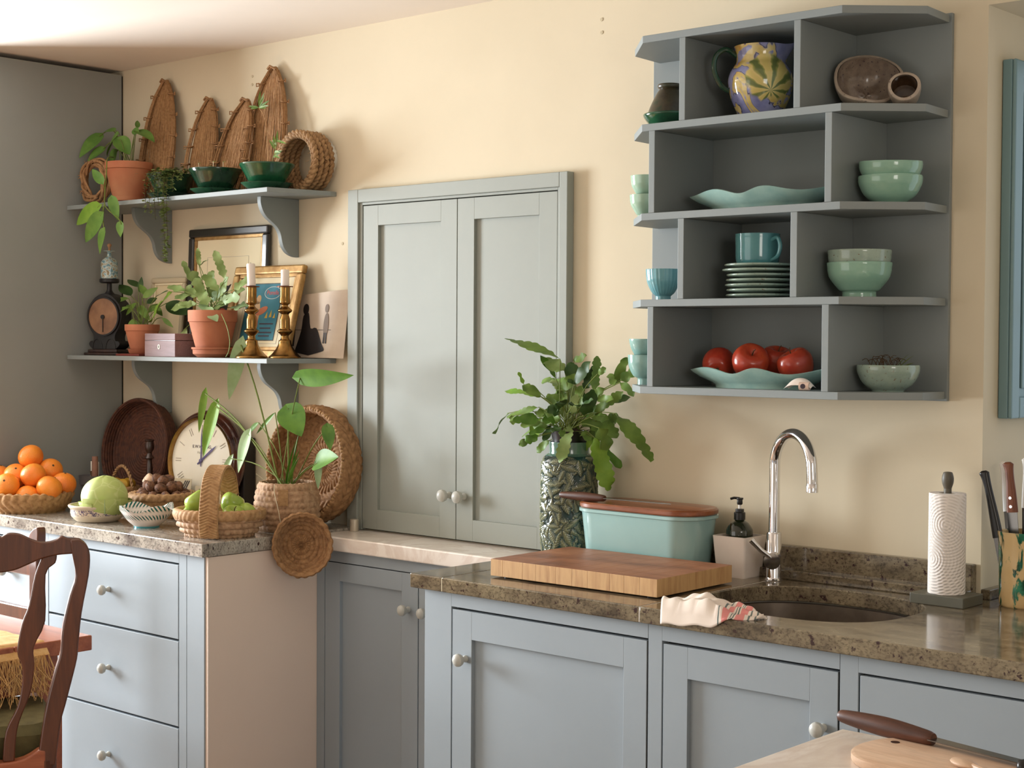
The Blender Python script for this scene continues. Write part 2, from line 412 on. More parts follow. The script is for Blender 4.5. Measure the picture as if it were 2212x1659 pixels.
# right base units
def right_unit(label, x0, x1, stile0, stile1, door, kn, is_drawer=False):
    c = thing('sink_cabinet', label, 'cabinet')
    carcase(c, x0, x1, YF, -.18, 0, .889, frame=((x0, x0+stile0, 0, .889), (x1-stile1, x1, 0, .889), (x0+stile0, x1-stile1, .852, .889), (x0+stile0, x1-stile1, 0, .06)), ztop=.72)
    obj('gap_shade_sheet', G().box(x0+stile0+.001, x1-stile1-.001, YF+.0236, YF+.0245, .061, .851), 'shade_black', c, smooth=0)  # shade of the front gaps painted as a black sheet
    a, b = x0+stile0+.004, x1-stile1-.004
    if is_drawer:
        drawer(c, a, b, .64, .847, YF, None); drawer(c, a, b, .35, .635, YF, (a+b)/2); drawer(c, a, b, .064, .345, YF, (a+b)/2)
    else: shaker(c, a, b, .064, .846, YF, kn=kn)
    return c
c = right_unit('grey-blue base cabinet with shaker door under the butcher block', .045, .755, .094, .0, 1, (.19, .727))
right_unit('grey-blue shaker cabinet below the sink, its knob near the marble table', .7555, 1.2425, .038, .0, 1, (1.207, .727))
right_unit('grey drawer cabinet right of the sink, behind the marble table', 1.243, 2.2, .042, .04, 0, None, True)
# right worktop in three slabs, the last one with the sink cut-out
wt = thing('granite_worktop', 'brown speckled granite worktop with an undermounted sink', 'worktop', (0, 0, 0))
ZR = .926
SC, SA, SB = (1.0, -.314), .245, .212
def sup(a, ra, rb, e=2.6):
    ca, sa = math.cos(a), math.sin(a)
    return (ra*math.copysign(abs(ca)**(2/e), ca), rb*math.copysign(abs(sa)**(2/e), sa))
def holed_slab(x0, x1, y0, y1, z0, z1):
    g = G(); N = 72
    angs = sorted(set([2*pi*i/N for i in range(N)]+[math.atan2(y-SC[1], x-SC[0]) % (2*pi) for x in (x0, x1) for y in (y0, y1)]))
    inn, out = [], []
    for a in angs:
        sx, sy = sup(a, SA, SB); inn.append((SC[0]+sx, SC[1]+sy))
        d = (math.cos(a), math.sin(a)); ts = []
        if abs(d[0]) > 1e-9: ts += [(x-SC[0])/d[0] for x in (x0, x1) if (x-SC[0])/d[0] > 0]
        if abs(d[1]) > 1e-9: ts += [(y-SC[1])/d[1] for y in (y0, y1) if (y-SC[1])/d[1] > 0]
        tt = min(ts); out.append((SC[0]+d[0]*tt, SC[1]+d[1]*tt))
    n = len(angs); vs = [(x, y, z) for z in (z0, z1) for ring in (inn, out) for x, y in ring]; fs = []
    for i in range(n):
        k = (i+1) % n; a0, b0, a1, b1 = 0, n, 2*n, 3*n
        fs += [(a1+i, b1+i, b1+k, a1+k), (a0+i, a0+k, b0+k, b0+i), (b0+i, b0+k, b1+k, b1+i), (a0+i, a1+i, a1+k, a0+k)]
    return g.add(vs, fs)
obj('slab', G().box(.012, .1245, -.627, -.003, .889, ZR), 'granite_brown', wt, smooth=0, bev=.003)
obj('slab', G().box(.1255, .7445, -.627, -.003, .889, ZR), 'granite_brown', wt, smooth=0, bev=.003)
obj('slab', holed_slab(.7455, 2.9, -.627, -.003, .889, ZR), 'granite_brown', wt, smooth=20, bev=.0025)
obj('joint', G().box(.1241, .1259, -.6265, -.02, .891, ZR-.001), 'paper_cream', wt, smooth=0)
obj('joint', G().box(.7441, .7459, -.6268, -.02, .891, ZR-.0005), 'paper_white', wt, smooth=0)
obj('granite_upstand', G().box(.02, 1.2525, -.026, -.0005, ZR, 1.008).box(.62, 1.2525, -.05, -.026, ZR, .95), 'granite_brown', smooth=0, bev=.003,
    label='low granite upstand along the wall behind the tap', cat='upstand')
obj('granite_sill', G().box(1.2625, 2.749, -.003, .42, .886, ZR).box(1.2625, 1.284, .002, .42, ZR, .95), 'granite_brown', smooth=0, bev=.002,
    label='granite sill with a low strip inside the wall recess', cat='sill')
# sink bowl
g = G()
prof = [(1.03, ZR-.04), (1.0, ZR-.042), (.99, ZR-.09), (.96, ZR-.165), (.88, ZR-.19), (.3, ZR-.197), (.02, ZR-.2)]
N = 72; vs = []
for k, z in prof:
    for i in range(N):
        sx, sy = sup(2*pi*i/N, SA, SB); vs.append((sx*k, sy*k, z))
g.add(vs, [(i*N+j, i*N+(j+1) % N, (i+1)*N+(j+1) % N, (i+1)*N+j) for i in range(len(prof)-1) for j in range(N)])
snk = thing('kitchen_sink', 'oval brushed steel undermounted sink bowl', 'sink', (SC[0], SC[1], 0))
obj('bowl', g, 'steel', snk, smooth=60); obj('drain', G().lathe([(.04, ZR-.199), (.042, ZR-.196), (.03, ZR-.195), (.01, ZR-.198)], 24), 'chrome', snk)

# ------------------------------------------------------------------ wall cupboard
c = thing('wall_cupboard', 'grey-green framed double-door cupboard built into the wall', 'cupboard')
f = G()
for x0, x1, z0, z1 in ((-.885, -.838, .914, 2.0), (.0, .03, .914, 2.0), (-.838, .0, 1.958, 2.0)): f.box(x0, x1, -.03, -.0008, z0, z1)
obj('frame', f, 'cupboard_paint', c, smooth=0, bev=.002)
f = G().box(-.838, -.825, -.022, -.0009, .914, 1.958).box(-.012, 0, -.022, -.0009, .914, 1.958).box(-.825, -.012, -.022, -.0009, 1.95, 1.958)
obj('inner_stop', f, 'cupboard_paint', c, smooth=0, bev=.001)
obj('gap_shade_sheet', G().box(-.825, -.012, -.003, -.001, .914, 1.95), 'shade_black', c, smooth=0)  # flat black sheet painted as shade behind the cupboard doors
shaker(c, -.822, -.4095, .919, 1.947, -.02, .068, .064, .011, 'cupboard_paint', .016, (-.435, 1.052), kk=1.15)
shaker(c, -.4065, -.015, .919, 1.947, -.02, .068, .064, .011, 'cupboard_paint', .016, (-.372, 1.052), kk=1.15)

# ------------------------------------------------------------------ bracket shelves on the left
def bracket(parent, x, ztop):
    P = [(-.162, 0), (-.162, -.02), (-.153, -.045), (-.137, -.065), (-.112, -.082), (-.092, -.097), (-.078, -.118), (-.071, -.145), (-.063, -.163), (-.046, -.18), (-.02, -.19), (0, -.192), (0, 0)]
    poly = [(a-.0006, ztop+b) for a, b in smooth2(P[:-1], 4)+[P[-1]]]
    obj('bracket', G().prism(poly, x-.018, x, 'x'), 'rack_paint', parent, smooth=25, bev=.001)
def wall_shelf(label, z):
    s = thing('wall_shelf', label, 'shelf')
    poly = [(-2.155, -.0006), (-2.155, -.25), (-1.02, -.25), (-.967, -.03), (-.972, -.0006)]
    obj('board', G().prism(poly, z-.015, z), 'rack_paint', s, smooth=0, bev=.0012)
    bracket(s, -1.862, z-.0152); bracket(s, -1.158, z-.0152)
wall_shelf('upper grey wall shelf on curved brackets, holding straw boats', 2.002)
wall_shelf('lower grey wall shelf on curved brackets, holding candlesticks and scales', 1.459)

# ------------------------------------------------------------------ plate rack
rk = thing('wall_rack', 'grey open wall rack with staggered compartments above the sink', 'rack')
RZ = (2.287, 2.066, 1.843, 1.6265, 1.408)
RP = [(.335, -.0125), (.345, -.135), (.472, -.27), (1.037, -.27), (1.18, -.138), (1.172, -.0125)]
for z in RZ: obj('shelf', G().prism(RP, z-.018, z), 'rack_paint', rk, smooth=0, bev=.001)
obj('back_panel', G().box(.315, 1.178, -.012, -.0006, 1.385, 2.292), 'rack_paint', rk, smooth=0, bev=.001)
for i, (a, b) in enumerate(((.585, .911), (.494, .996), (.585, .907), (.494, .993))):
    for x in (a, b): obj('divider', G().box(x, x+.018, -.2698, -.0122, RZ[i+1]+.0002, RZ[i]-.0182), 'rack_paint', rk, smooth=0, bev=.001)
# shutter in the recess
sh = thing('shutter', 'teal panelled shutter folded back inside the wall recess', 'shutter', (1.2635, .075, 1.345))
obj('board', G().box(0, .024, 0, .4, 0, .84), 'shutter_paint', sh, smooth=0, bev=.003)
obj('moulding', G().box(.0242, .034, .0, .045, 0, .84).box(.0242, .034, .045, .4, .79, .84).box(.0242, .034, .045, .4, 0, .05), 'shutter_paint', sh, smooth=0, bev=.004)
obj('panel', G().box(.0242, .03, .065, .39, .07, .77), 'shutter_paint', sh, smooth=0, bev=.003)
# screw holes left in the plaster
for (x, z), q in zip(((-1.405, 2.423), (-1.405, 2.395), (-1.256, 1.836), (-.943, 1.833), (.125, 2.416), (.126, 2.38)), ('upper screw hole between the two tallest straw boats', 'lower screw hole between the two tallest straw boats', 'screw hole in the wall left of the upper right shelf bracket', 'small filled screw hole between the shelf and the wall cupboard', 'upper screw hole in the wall high left of the rack', 'lower screw hole in the wall high left of the rack')):
    obj('screw_hole', G().lathe([(.005, 0), (.005, .0012), (.001, .0014)], 10), 'paper_card', loc=(x, -.0003, z), rot=(pi/2, 0, 0), label=q, cat='screw hole', group='old screw holes in the back wall')

# ------------------------------------------------------------------ measured plant and chair shapes (metres)
PHIL = [([-1.188,-0.22,1.502],[-1.268,-0.21,1.317],0.05),([-0.908,-0.208,1.401],[-0.654,-0.228,1.408],0.061),([-0.958,-0.215,1.303],[-0.862,-0.245,1.224],0.088),([-1.336,-0.206,1.297],[-1.389,-0.226,1.125],0.046),([-1.397,-0.205,1.338],[-1.412,-0.222,1.206],0.025),([-1.136,-0.229,1.213],[-1.217,-0.216,1.081],0.046),([-1.239,-0.22,1.129],[-1.301,-0.23,1.032],0.023),([-1.051,-0.19,1.286],[-1.153,-0.191,1.21],0.013),([-1.125,-0.197,1.251],[-1.185,-0.197,1.212],0.018),([-0.783,-0.204,1.252],[-0.754,-0.218,1.182],0.04),([-0.83,-0.205,1.136],[-0.727,-0.215,1.165],0.072),([-0.834,-0.195,1.141],[-0.839,-0.194,1.052],0.025)]
PHIL_ROOT = [[-0.969,-0.19,1.061]]
POTH = [([-2.135,-0.126,2.266],[-2.136,-0.215,2.188],0.038),([-1.966,-0.166,2.247],[-2.071,-0.151,2.193],0.042),([-2.098,-0.135,2.215],[-2.129,-0.186,2.172],0.034),([-1.954,-0.168,2.235],[-1.912,-0.146,2.183],0.045),([-2.022,-0.142,2.274],[-2.11,-0.129,2.288],0.024),([-2.044,-0.117,2.199],[-2.122,-0.104,2.136],0.036),([-1.906,-0.115,2.265],[-1.802,-0.121,2.23],0.038),([-1.899,-0.122,2.264],[-1.94,-0.125,2.268],0.02),([-1.913,-0.114,2.282],[-1.946,-0.091,2.316],0.013)]
POTHV = [([-1.873,-0.29,2.068],[-1.932,-0.294,2.122],0.026),([-1.813,-0.288,2.007],[-1.788,-0.283,1.932],0.029),([-1.905,-0.286,1.98],[-2.074,-0.284,1.931],0.047),([-1.885,-0.287,1.949],[-2.004,-0.287,1.86],0.047),([-1.867,-0.286,1.897],[-1.904,-0.288,1.817],0.034),([-1.767,-0.284,1.92],[-1.777,-0.283,1.871],0.027)]
VINE = [[-1.98,-0.17,2.173],[-1.913,-0.24,2.158],[-1.871,-0.272,2.104],[-1.868,-0.28,2.041],[-1.863,-0.285,1.992],[-1.838,-0.285,1.967],[-1.779,-0.285,1.936],[-1.763,-0.285,1.916]]
VINE2 = [[-1.863,-0.285,1.992],[-1.875,-0.285,1.944],[-1.863,-0.285,1.892]]
LILY = [([-1.98,-0.096,1.677],[-2.072,-0.085,1.724],0.041),([-1.939,-0.094,1.708],[-2.037,-0.073,1.743],0.029),([-1.93,-0.091,1.686],[-1.939,-0.08,1.747],0.02),([-1.845,-0.14,1.667],[-1.786,-0.119,1.703],0.025),([-1.974,-0.092,1.645],[-2.126,-0.158,1.578],0.025),([-1.965,-0.116,1.666],[-2.137,-0.113,1.651],0.027),([-1.914,-0.137,1.591],[-1.857,-0.167,1.521],0.035),([-1.76,-0.1,1.647],[-1.634,-0.096,1.61],0.051),([-1.775,-0.133,1.669],[-1.67,-0.159,1.693],0.025),([-1.879,-0.099,1.648],[-1.858,-0.069,1.669],0.022),([-1.72,-0.145,1.594],[-1.682,-0.127,1.561],0.015),([-1.952,-0.125,1.635],[-2.078,-0.146,1.604],0.022),([-1.828,-0.132,1.672],[-1.902,-0.116,1.72],0.023),([-1.929,-0.098,1.641],[-1.827,-0.125,1.589],0.027),([-1.822,-0.113,1.639],[-1.728,-0.14,1.605],0.025),([-1.93,-0.107,1.649],[-1.987,-0.117,1.607],0.027),([-1.873,-0.097,1.615],[-1.857,-0.068,1.649],0.023)]
FERNP = [([-1.637,-0.17,1.684],[-1.82,-0.14,1.584],0.034),([-1.461,-0.181,1.767],[-1.435,-0.207,1.824],0.014),([-1.482,-0.164,1.771],[-1.404,-0.192,1.79],0.014),([-1.31,-0.188,1.72],[-1.362,-0.194,1.818],0.023),([-1.524,-0.163,1.714],[-1.548,-0.184,1.788],0.017),([-1.435,-0.197,1.641],[-1.308,-0.227,1.586],0.028),([-1.579,-0.148,1.559],[-1.608,-0.148,1.458],0.029),([-1.275,-0.181,1.685],[-1.225,-0.154,1.723],0.023),([-1.331,-0.146,1.626],[-1.244,-0.154,1.632],0.034),([-1.435,-0.172,1.696],[-1.399,-0.171,1.75],0.022),([-1.488,-0.161,1.666],[-1.574,-0.156,1.699],0.028),([-1.533,-0.166,1.667],[-1.635,-0.159,1.668],0.025),([-1.448,-0.144,1.65],[-1.385,-0.143,1.688],0.025),([-1.37,-0.174,1.641],[-1.313,-0.161,1.671],0.025),([-1.43,-0.186,1.665],[-1.465,-0.198,1.727],0.028),([-1.438,-0.141,1.658],[-1.452,-0.14,1.729],0.028),([-1.506,-0.167,1.635],[-1.558,-0.196,1.643],0.025),([-1.344,-0.175,1.648],[-1.264,-0.17,1.663],0.028),([-1.388,-0.199,1.633],[-1.448,-0.192,1.688],0.031),([-1.373,-0.162,1.664],[-1.302,-0.188,1.724],0.025),([-1.398,-0.162,1.634],[-1.333,-0.202,1.586],0.022),([-1.487,-0.172,1.642],[-1.659,-0.161,1.628],0.022),([-1.542,-0.179,1.682],[-1.665,-0.166,1.709],0.022),([-1.483,-0.156,1.69],[-1.496,-0.184,1.752],0.025),([-1.341,-0.196,1.678],[-1.43,-0.186,1.743],0.028),([-1.349,-0.142,1.665],[-1.256,-0.157,1.686],0.022),([-1.397,-0.173,1.626],[-1.329,-0.167,1.641],0.025)]
FVINE = [[-1.316,-0.2,1.604],[-1.242,-0.235,1.562],[-1.227,-0.235,1.517],[-1.232,-0.235,1.482],[-1.247,-0.235,1.463]]
FERNV = [([0.085,-0.123,1.472],[-0.113,-0.132,1.545],0.027),([0.136,-0.123,1.403],[0.192,-0.132,1.463],0.027),([0.125,-0.103,1.402],[0.114,-0.117,1.462],0.029),([0.202,-0.119,1.386],[0.202,-0.1,1.482],0.02),([0.234,-0.143,1.433],[0.257,-0.138,1.449],0.014),([0.253,-0.094,1.403],[0.301,-0.107,1.475],0.02),([0.281,-0.129,1.404],[0.245,-0.108,1.437],0.015),([0.3,-0.128,1.412],[0.36,-0.15,1.384],0.016),([0.289,-0.115,1.416],[0.328,-0.101,1.444],0.021),([0.293,-0.138,1.329],[0.429,-0.15,1.222],0.035),([0.209,-0.122,1.26],[0.245,-0.098,1.117],0.038),([0.2,-0.114,1.26],[0.115,-0.089,1.197],0.016),([0.132,-0.133,1.292],[0.144,-0.193,1.198],0.027),([0.009,-0.121,1.368],[-0.136,-0.111,1.389],0.017),([-0.083,-0.083,1.397],[-0.098,-0.086,1.433],0.009),([0.021,-0.129,1.366],[-0.021,-0.156,1.4],0.026),([-0.002,-0.108,1.335],[-0.113,-0.13,1.309],0.017),([-0.136,-0.089,1.313],[-0.224,-0.065,1.255],0.02),([-0.084,-0.132,1.309],[-0.063,-0.148,1.288],0.014),([0.028,-0.088,1.303],[-0.105,-0.079,1.254],0.018),([0.011,-0.089,1.298],[-0.043,-0.099,1.257],0.026),([0.183,-0.136,1.319],[0.225,-0.15,1.387],0.028),([0.093,-0.089,1.309],[0.067,-0.105,1.352],0.024),([0.208,-0.121,1.329],[0.3,-0.127,1.385],0.021),([0.097,-0.116,1.438],[0.026,-0.122,1.474],0.031),([0.164,-0.081,1.308],[0.263,-0.105,1.268],0.041),([0.243,-0.145,1.288],[0.253,-0.114,1.228],0.03),([0.078,-0.083,1.405],[-0.051,-0.049,1.417],0.023),([0.105,-0.115,1.377],[0.019,-0.083,1.419],0.023),([0.1,-0.08,1.466],[0.152,-0.1,1.482],0.021),([0.128,-0.093,1.339],[0.078,-0.069,1.401],0.023),([0.075,-0.099,1.337],[0.014,-0.097,1.374],0.023),([0.187,-0.125,1.354],[0.243,-0.136,1.393],0.02),([0.222,-0.129,1.368],[0.29,-0.159,1.368],0.017),([0.062,-0.104,1.375],[0.132,-0.119,1.426],0.023),([0.033,-0.088,1.322],[0.0,-0.12,1.322],0.018),([0.111,-0.082,1.293],[0.145,-0.132,1.252],0.015),([0.031,-0.096,1.284],[0.04,-0.136,1.247],0.018),([0.2,-0.08,1.271],[0.211,-0.053,1.239],0.018),([0.136,-0.082,1.313],[0.189,-0.077,1.34],0.02),([0.146,-0.144,1.322],[0.148,-0.127,1.378],0.018),([0.096,-0.133,1.307],[0.041,-0.147,1.305],0.023),([0.141,-0.099,1.307],[0.197,-0.097,1.284],0.023),([0.106,-0.116,1.351],[0.038,-0.085,1.394],0.02),([0.169,-0.102,1.327],[0.242,-0.113,1.312],0.02)]
FERNV_ROOT = [[0.11,-0.1,1.281]]
CREST_T = [(-0.001,1.051),(0.015,1.061),(0.042,1.059),(0.075,1.043),(0.102,1.038),(0.124,1.043),(0.137,1.051),(0.151,1.046),(0.178,1.043),(0.194,1.03)]
CREST_B = [(-0.002,0.97),(0.031,0.975),(0.064,0.988),(0.091,0.999),(0.127,1.007),(0.161,1.009)]
POST_R = [(0.178,1.043),(0.194,1.03),(0.202,1.005),(0.199,0.956),(0.183,0.869),(0.175,0.792),(0.172,0.759),(0.159,0.704),(0.145,0.649),(0.134,0.605),(0.122,0.508)]
POST_L = [(0.156,1.043),(0.161,1.008),(0.169,0.956),(0.156,0.912),(0.139,0.836),(0.134,0.775),(0.123,0.737),(0.106,0.671),(0.095,0.616),(0.084,0.539),(0.082,0.507)]
SPL_R = [(0.127,1.01),(0.123,0.988),(0.101,0.961),(0.1,0.852),(0.074,0.791),(0.075,0.748),(0.066,0.682),(0.041,0.616),(0.033,0.572),(0.03,0.522)]
SPL_L = [(0.094,1.005),(0.077,0.961),(0.063,0.89),(0.047,0.846),(0.036,0.782),(0.047,0.747),(0.047,0.704),(0.036,0.649),(0.01,0.594),(0.003,0.522)]

# ------------------------------------------------------------------ shape helpers for the objects
def resample(prof, n):
    P = [Vector((r, z)) for r, z in prof]; L = [0]
    for a, b in zip(P, P[1:]): L.append(L[-1]+(b-a).length)
    out = []; k = 0
    for i in range(n):
        t = L[-1]*i/(n-1)
        while k < len(P)-2 and L[k+1] < t: k += 1
        q = 0 if L[k+1] == L[k] else (t-L[k])/(L[k+1]-L[k])
        p = P[k].lerp(P[k+1], min(1, max(0, q))); out.append((p.x, p.y))
    return out
def weave(prof, rows, cols, amp, mode='knot', sub=4, cs=4, sx=1.0, sy=1.0, wob=0.0):
    """a basket surface: real relief of coils, plaits or chevrons on a turned profile"""
    pr = resample(prof, rows*sub+1); n = len(pr); seg = cols*cs
    nr = []
    for i in range(n):
        a = pr[max(i-1, 0)]; b = pr[min(i+1, n-1)]; d = Vector((b[1]-a[1], -(b[0]-a[0])))
        nr.append(d.normalized() if d.length > 1e-9 else Vector((1, 0)))
    g = G(); vs = []; fs = []
    rr = random.Random(rows*31+cols)
    jit = [[rr.uniform(.65, 1.15) for _ in range(cols+1)] for _ in range(rows+1)]
    for i, (r, z) in enumerate(pr):
        v = i/sub; row = int(v); fv = v-row
        for j in range(seg):
            a = 2*pi*j/seg; u = cols*j/seg
            if mode == 'knot':
                uu = u+.5*(row % 2)+.25*fv; h = math.sin(pi*fv)**.6*(.3+.7*abs(math.sin(pi*uu)))*jit[row][int(uu) % cols]
            elif mode == 'chev':
                uu = u+(fv if row % 2 else 1-fv)*1.0; h = abs(math.sin(pi*uu))*.8+.2; h *= (.55+.45*math.sin(pi*fv)**.5)
            elif mode == 'plait':
                h = .5+.5*math.sin(2*pi*u)*math.cos(pi*v*1.0)*(1 if True else 1); h = abs(h)
            else: h = math.sin(pi*fv)**.5
            k = 1+wob*math.sin(3*a+z*20)
            x = (r*k+nr[i].x*amp*h); zz = z+nr[i].y*amp*h
            vs.append((x*math.cos(a)*sx, x*math.sin(a)*sy, zz))
    for i in range(n-1):
        for j in range(seg):
            q = (j+1) % seg; fs.append((i*seg+j, i*seg+q, (i+1)*seg+q, (i+1)*seg+j))
    fs.append(list(range(seg))[::-1]); fs.append([(n-1)*seg+j for j in range(seg)])
    return g.add(vs, fs)
def hollow(outer, t, floor=None):
    """outer profile base->rim, returned with an inside wall"""
    inner = [(max(.002, r-t), z) for r, z in reversed(outer) if z > outer[0][1]+t]
    inner.append((max(.002, inner[-1][0]*.9), outer[0][1]+t)); inner.append((.002, outer[0][1]+t))
    return [(.002, outer[0][1])]+outer+inner
def curve_prof(pts, n=5): return [(max(.001, a), b) for a, b in smooth2(pts, n)]
def rope(pts, r, twist=60, amp=.25, seg=8, n=8, closed=False):
    """twisted two-strand rope along a path"""
    P = smoothpts(pts, n); g = G()
    tot = len(P)
    for s in range(2):
        q = []
        for i, p in enumerate(P):
            tg = (P[min(i+1, tot-1)]-P[max(i-1, 0)]).normalized()
            a = tg.cross(Vector((.3, .2, 1))).normalized(); b = tg.cross(a); ph = i*twist/10+s*pi
            q.append(p+(a*math.cos(ph)+b*math.sin(ph))*r*.5)
        g.tube(q, r*.62, seg)
    return g
def leafG(L, W, shape='heart', fold=.25, droop=.12, wave=0, lobes=0, seed=0):
    n = 12 if not lobes else 28; m = 5; r = random.Random(seed)
    ph = r.uniform(0, 6); tw = r.uniform(-.25, .25)
    def fn(t, s):
        s = s*2-1
        if shape == 'heart': w = (math.sin(pi*min(1, t**.62))**.8)*(1-.15*t); back = -.17*abs(s)**2*(1-t)**4
        elif shape == 'lance': w = math.sin(pi*t**.8)**.9; back = 0
        else: w = min(1, 5*t)*min(1, (1-t)*5+.12)**.7; back = 0
        if lobes:
            w *= .62+.38*abs(math.sin(pi*lobes*t+ph))**.6
        x = L*(t+back); y = W/2*w*s
        z = -droop*L*t*t+fold*abs(y)+wave*W*math.sin(9*t+ph)*s+tw*y*t
        return (x, y, z)
    g = G().grid(n, m, fn); o = len(g.v)
    # a thin lower face gives the blade thickness
    th = max(.0004, W*.012)
    vs = [(x, y, z-th) for x, y, z in g.v]
    g.add(vs, [tuple(reversed(f)) for f in g.f[:]])
    for i in range(n-1):
        for j in (0, m-1):
            a, b = i*m+j, (i+1)*m+j; g.f.append([a, b, b+o, a+o] if j == 0 else [b, a, a+o, b+o])
    return g
VIEW = Vector((.66, -.74, .12))
def leaf_at(parent, B, T, W, mat, shape='heart', origin=(0, 0, 0), nrm=None, name='leaf', **k):
    B = Vector(B); T = Vector(T); d = T-B; L = d.length; x = d.normalized()
    n = Vector(nrm) if nrm is not None else VIEW*.75+Vector((rnd.uniform(-.3, .3), rnd.uniform(-.3, .3), rnd.uniform(.1, .6)))
    z = (n-x*n.dot(x)).normalized(); y = z.cross(x)
    g = leafG(L, W, shape, seed=rnd.randint(0, 9999), **k)
    m = Matrix((x, y, z)).transposed().to_4x4(); m.translation = B-Vector(origin)
    return obj(name, g.xf(m), mat, parent, smooth=60)
def stem_to(parent, a, b, r, mat, origin=(0, 0, 0), sag=.15, name='stem'):
    a = Vector(a)-Vector(origin); b = Vector(b)-Vector(origin); L = (b-a).length
    mid = a.lerp(b, .55)+Vector((0, 0, sag*L))
    return obj(name, G().tube(smoothpts([a, mid, b], 5), r, 6), mat, parent)
def copies(proto, spots, labels, group):
    out = []
    for i, (loc, rot) in enumerate(spots):
        o = proto if i == 0 else dup(proto, loc, rot)
        o.location = loc; o.rotation_euler = rot; o['label'] = labels[i]; o['group'] = group; out.append(o)
    return out
ORD = ['first', 'second', 'third', 'fourth', 'fifth', 'sixth', 'seventh', 'eighth', 'ninth', 'tenth']
ZU, ZL, ZC = 2.002, 1.459, .92

# ------------------------------------------------------------------ upper shelf
# vine wreath behind the pothos pot
g = G(); r = random.Random(4)
for s in range(9):
    ph = r.uniform(0, 6); a0 = .07+r.uniform(-.011, .011); yo = r.uniform(-.014, .014); k = r.choice((2, 3, 4))
    g.tube([((a0+.006*math.sin(k*t+ph))*math.cos(t), yo+.006*math.cos(k*t+ph), .086+(a0+.006*math.sin(k*t+ph))*math.sin(t)) for t in [2*pi*i/40 for i in range(41)]], .0055, 6)
for s in range(26):
    t = r.uniform(0, 2*pi); p = Vector((.072*math.cos(t), -.012, .086+.072*math.sin(t)))
    g.tube([p, p+Vector((r.uniform(-.02, .02), -.008, r.uniform(-.02, .02)))], .0012, 4)
obj('vine_wreath', g, 'straw_brown', loc=(-2.05, -.2, ZU+.0015), smooth=60, label='small rough vine wreath standing behind the pothos pot', cat='wreath')
# pothos
def flower_pot(name, label, loc, H, R0, R1, rim, mat, cat='potted plant', tex=None):
    t = thing(name, label, cat, loc)
    o = [(R0, 0), (R0+(R1-R0)*.5, H*.4), (R1*.955, H-rim), (R1, H-rim+.002), (R1*1.01, H-.004), (R1, H)]
    obj('pot', G().lathe(hollow(o, .006), 40), mat, t); obj('soil', G().lathe([(R1-.009, H-.022), (R1*.5, H-.012), (.004, H-.01)], 20, cap0=False), 'soil', t)
    return t
obj('saucer', G().lathe(hollow([(.06, 0), (.066, .004), (.07, .012)], .003), 32), 'terracotta_dark', loc=(-1.944, -.13, ZU), label='dark saucer under the pothos pot on the upper shelf', cat='saucer')
o0 = (-1.944, -.13, ZU+.0035)
pl = flower_pot('potted_pothos', 'trailing pothos in a round terracotta pot on the upper shelf', o0, .148, .05, .084, .026, 'terracotta_old')
for B, T, W in POTH:
    leaf_at(pl, B, T, W*1.5, 'leaf_pothos', 'heart', o0); stem_to(pl, (o0[0]+rnd.uniform(-.04, .04), o0[1]+rnd.uniform(-.03, .03), o0[2]+.13), B, .0016, 'stem_green', o0, .3)
for i, (B, T, W) in enumerate(POTHV): leaf_at(pl, B, T, W*1.35, 'leaf_bright' if i == 2 else 'leaf_pothos', 'heart', o0)
for nm, P in (('vine', VINE), ('vine', VINE2)): obj(nm, G().tube(smoothpts([Vector(p)-Vector(o0) for p in P], 5), .0019, 6), 'stem_green', pl)
for (B, T, W), q in zip(POTHV, (VINE[3], VINE[5], VINE2[0], VINE2[0], VINE2[2], VINE[7])): stem_to(pl, q, B, .0012, 'stem_green', o0, .1)
# straw boats
def boat(label, x, w, h, tilt, base_y, top_y, seed, nst=64):
    r = random.Random(seed)
    b = thing('straw_boat', label, 'straw boat', (x, base_y, ZU), (0, 0, 0), 'pointed straw boats leaning on the wall above the upper shelf')
    def env(t): return (.84+.42*t-.3*t*t)*max(0, 1-t**3.2)**.8+.10*t
    ly = top_y-base_y
    def P(s, t, dep):
        xx = s*w/2*env(t)+tilt*t*h; return (xx, ly*t-dep*(1-t*.75), h*t)
    g = G()
    for i in range(nst):
        s = -1+2*(i+.5)/nst+r.uniform(-.03, .03); s *= .95; ph = r.uniform(0, 6); tt = r.uniform(.9, 1.0)
        g.tube([P(s+.02*math.sin(ph+3*t), t*tt, r.uniform(0, .006)) for t in [k/9 for k in range(10)]], .0021, 5)
    obj('straw_floor', g, 'raffia_boat', b, smooth=60, kind='stuff')
    for sd in (-1, 1):
        g = G()
        for i in range(16):
            a = r.uniform(0, 6.3); q = r.uniform(.2, 1)*.011
            g.tube([tuple(Vector(P(sd*.95, t, .024))+Vector((q*math.cos(a)*(1-.4*t), q*math.sin(a)*(1-.4*t), 0))) for t in [k/9 for k in range(10)]], .0018, 4)
        obj('rim_bundle', g, 'raffia_boat', b, smooth=60, kind='stuff')
        for k in range(5):
            t = .2+k*.17; c = Vector(P(sd*.95, t, .024)); R = .0135
            ring = [(c.x+R*math.cos(a), c.y+R*math.sin(a), c.z+.002*math.sin(2*a)) for a in [2*pi*i/12 for i in range(13)]]
            tg = G().tube(ring, .0022, 5)
            tg.tube([(c.x+sd*R, c.y, c.z), (c.x+sd*(R+.012), c.y-.004, c.z+.004), (c.x+sd*(R+.012), c.y-.004, c.z-.006), (c.x+sd*R, c.y, c.z-.004)], .0022, 5)
            obj('tie', tg, 'straw_brown', b, smooth=60)
    top = Vector(P(0, 1, 0))
    obj('top_knot', G().tube([(top.x-.024, top.y-.012, top.z-.004), (top.x-.008, top.y-.016, top.z+.004), (top.x+.02, top.y-.012, top.z-.01)], .004, 6), 'straw_brown', b)
    return b
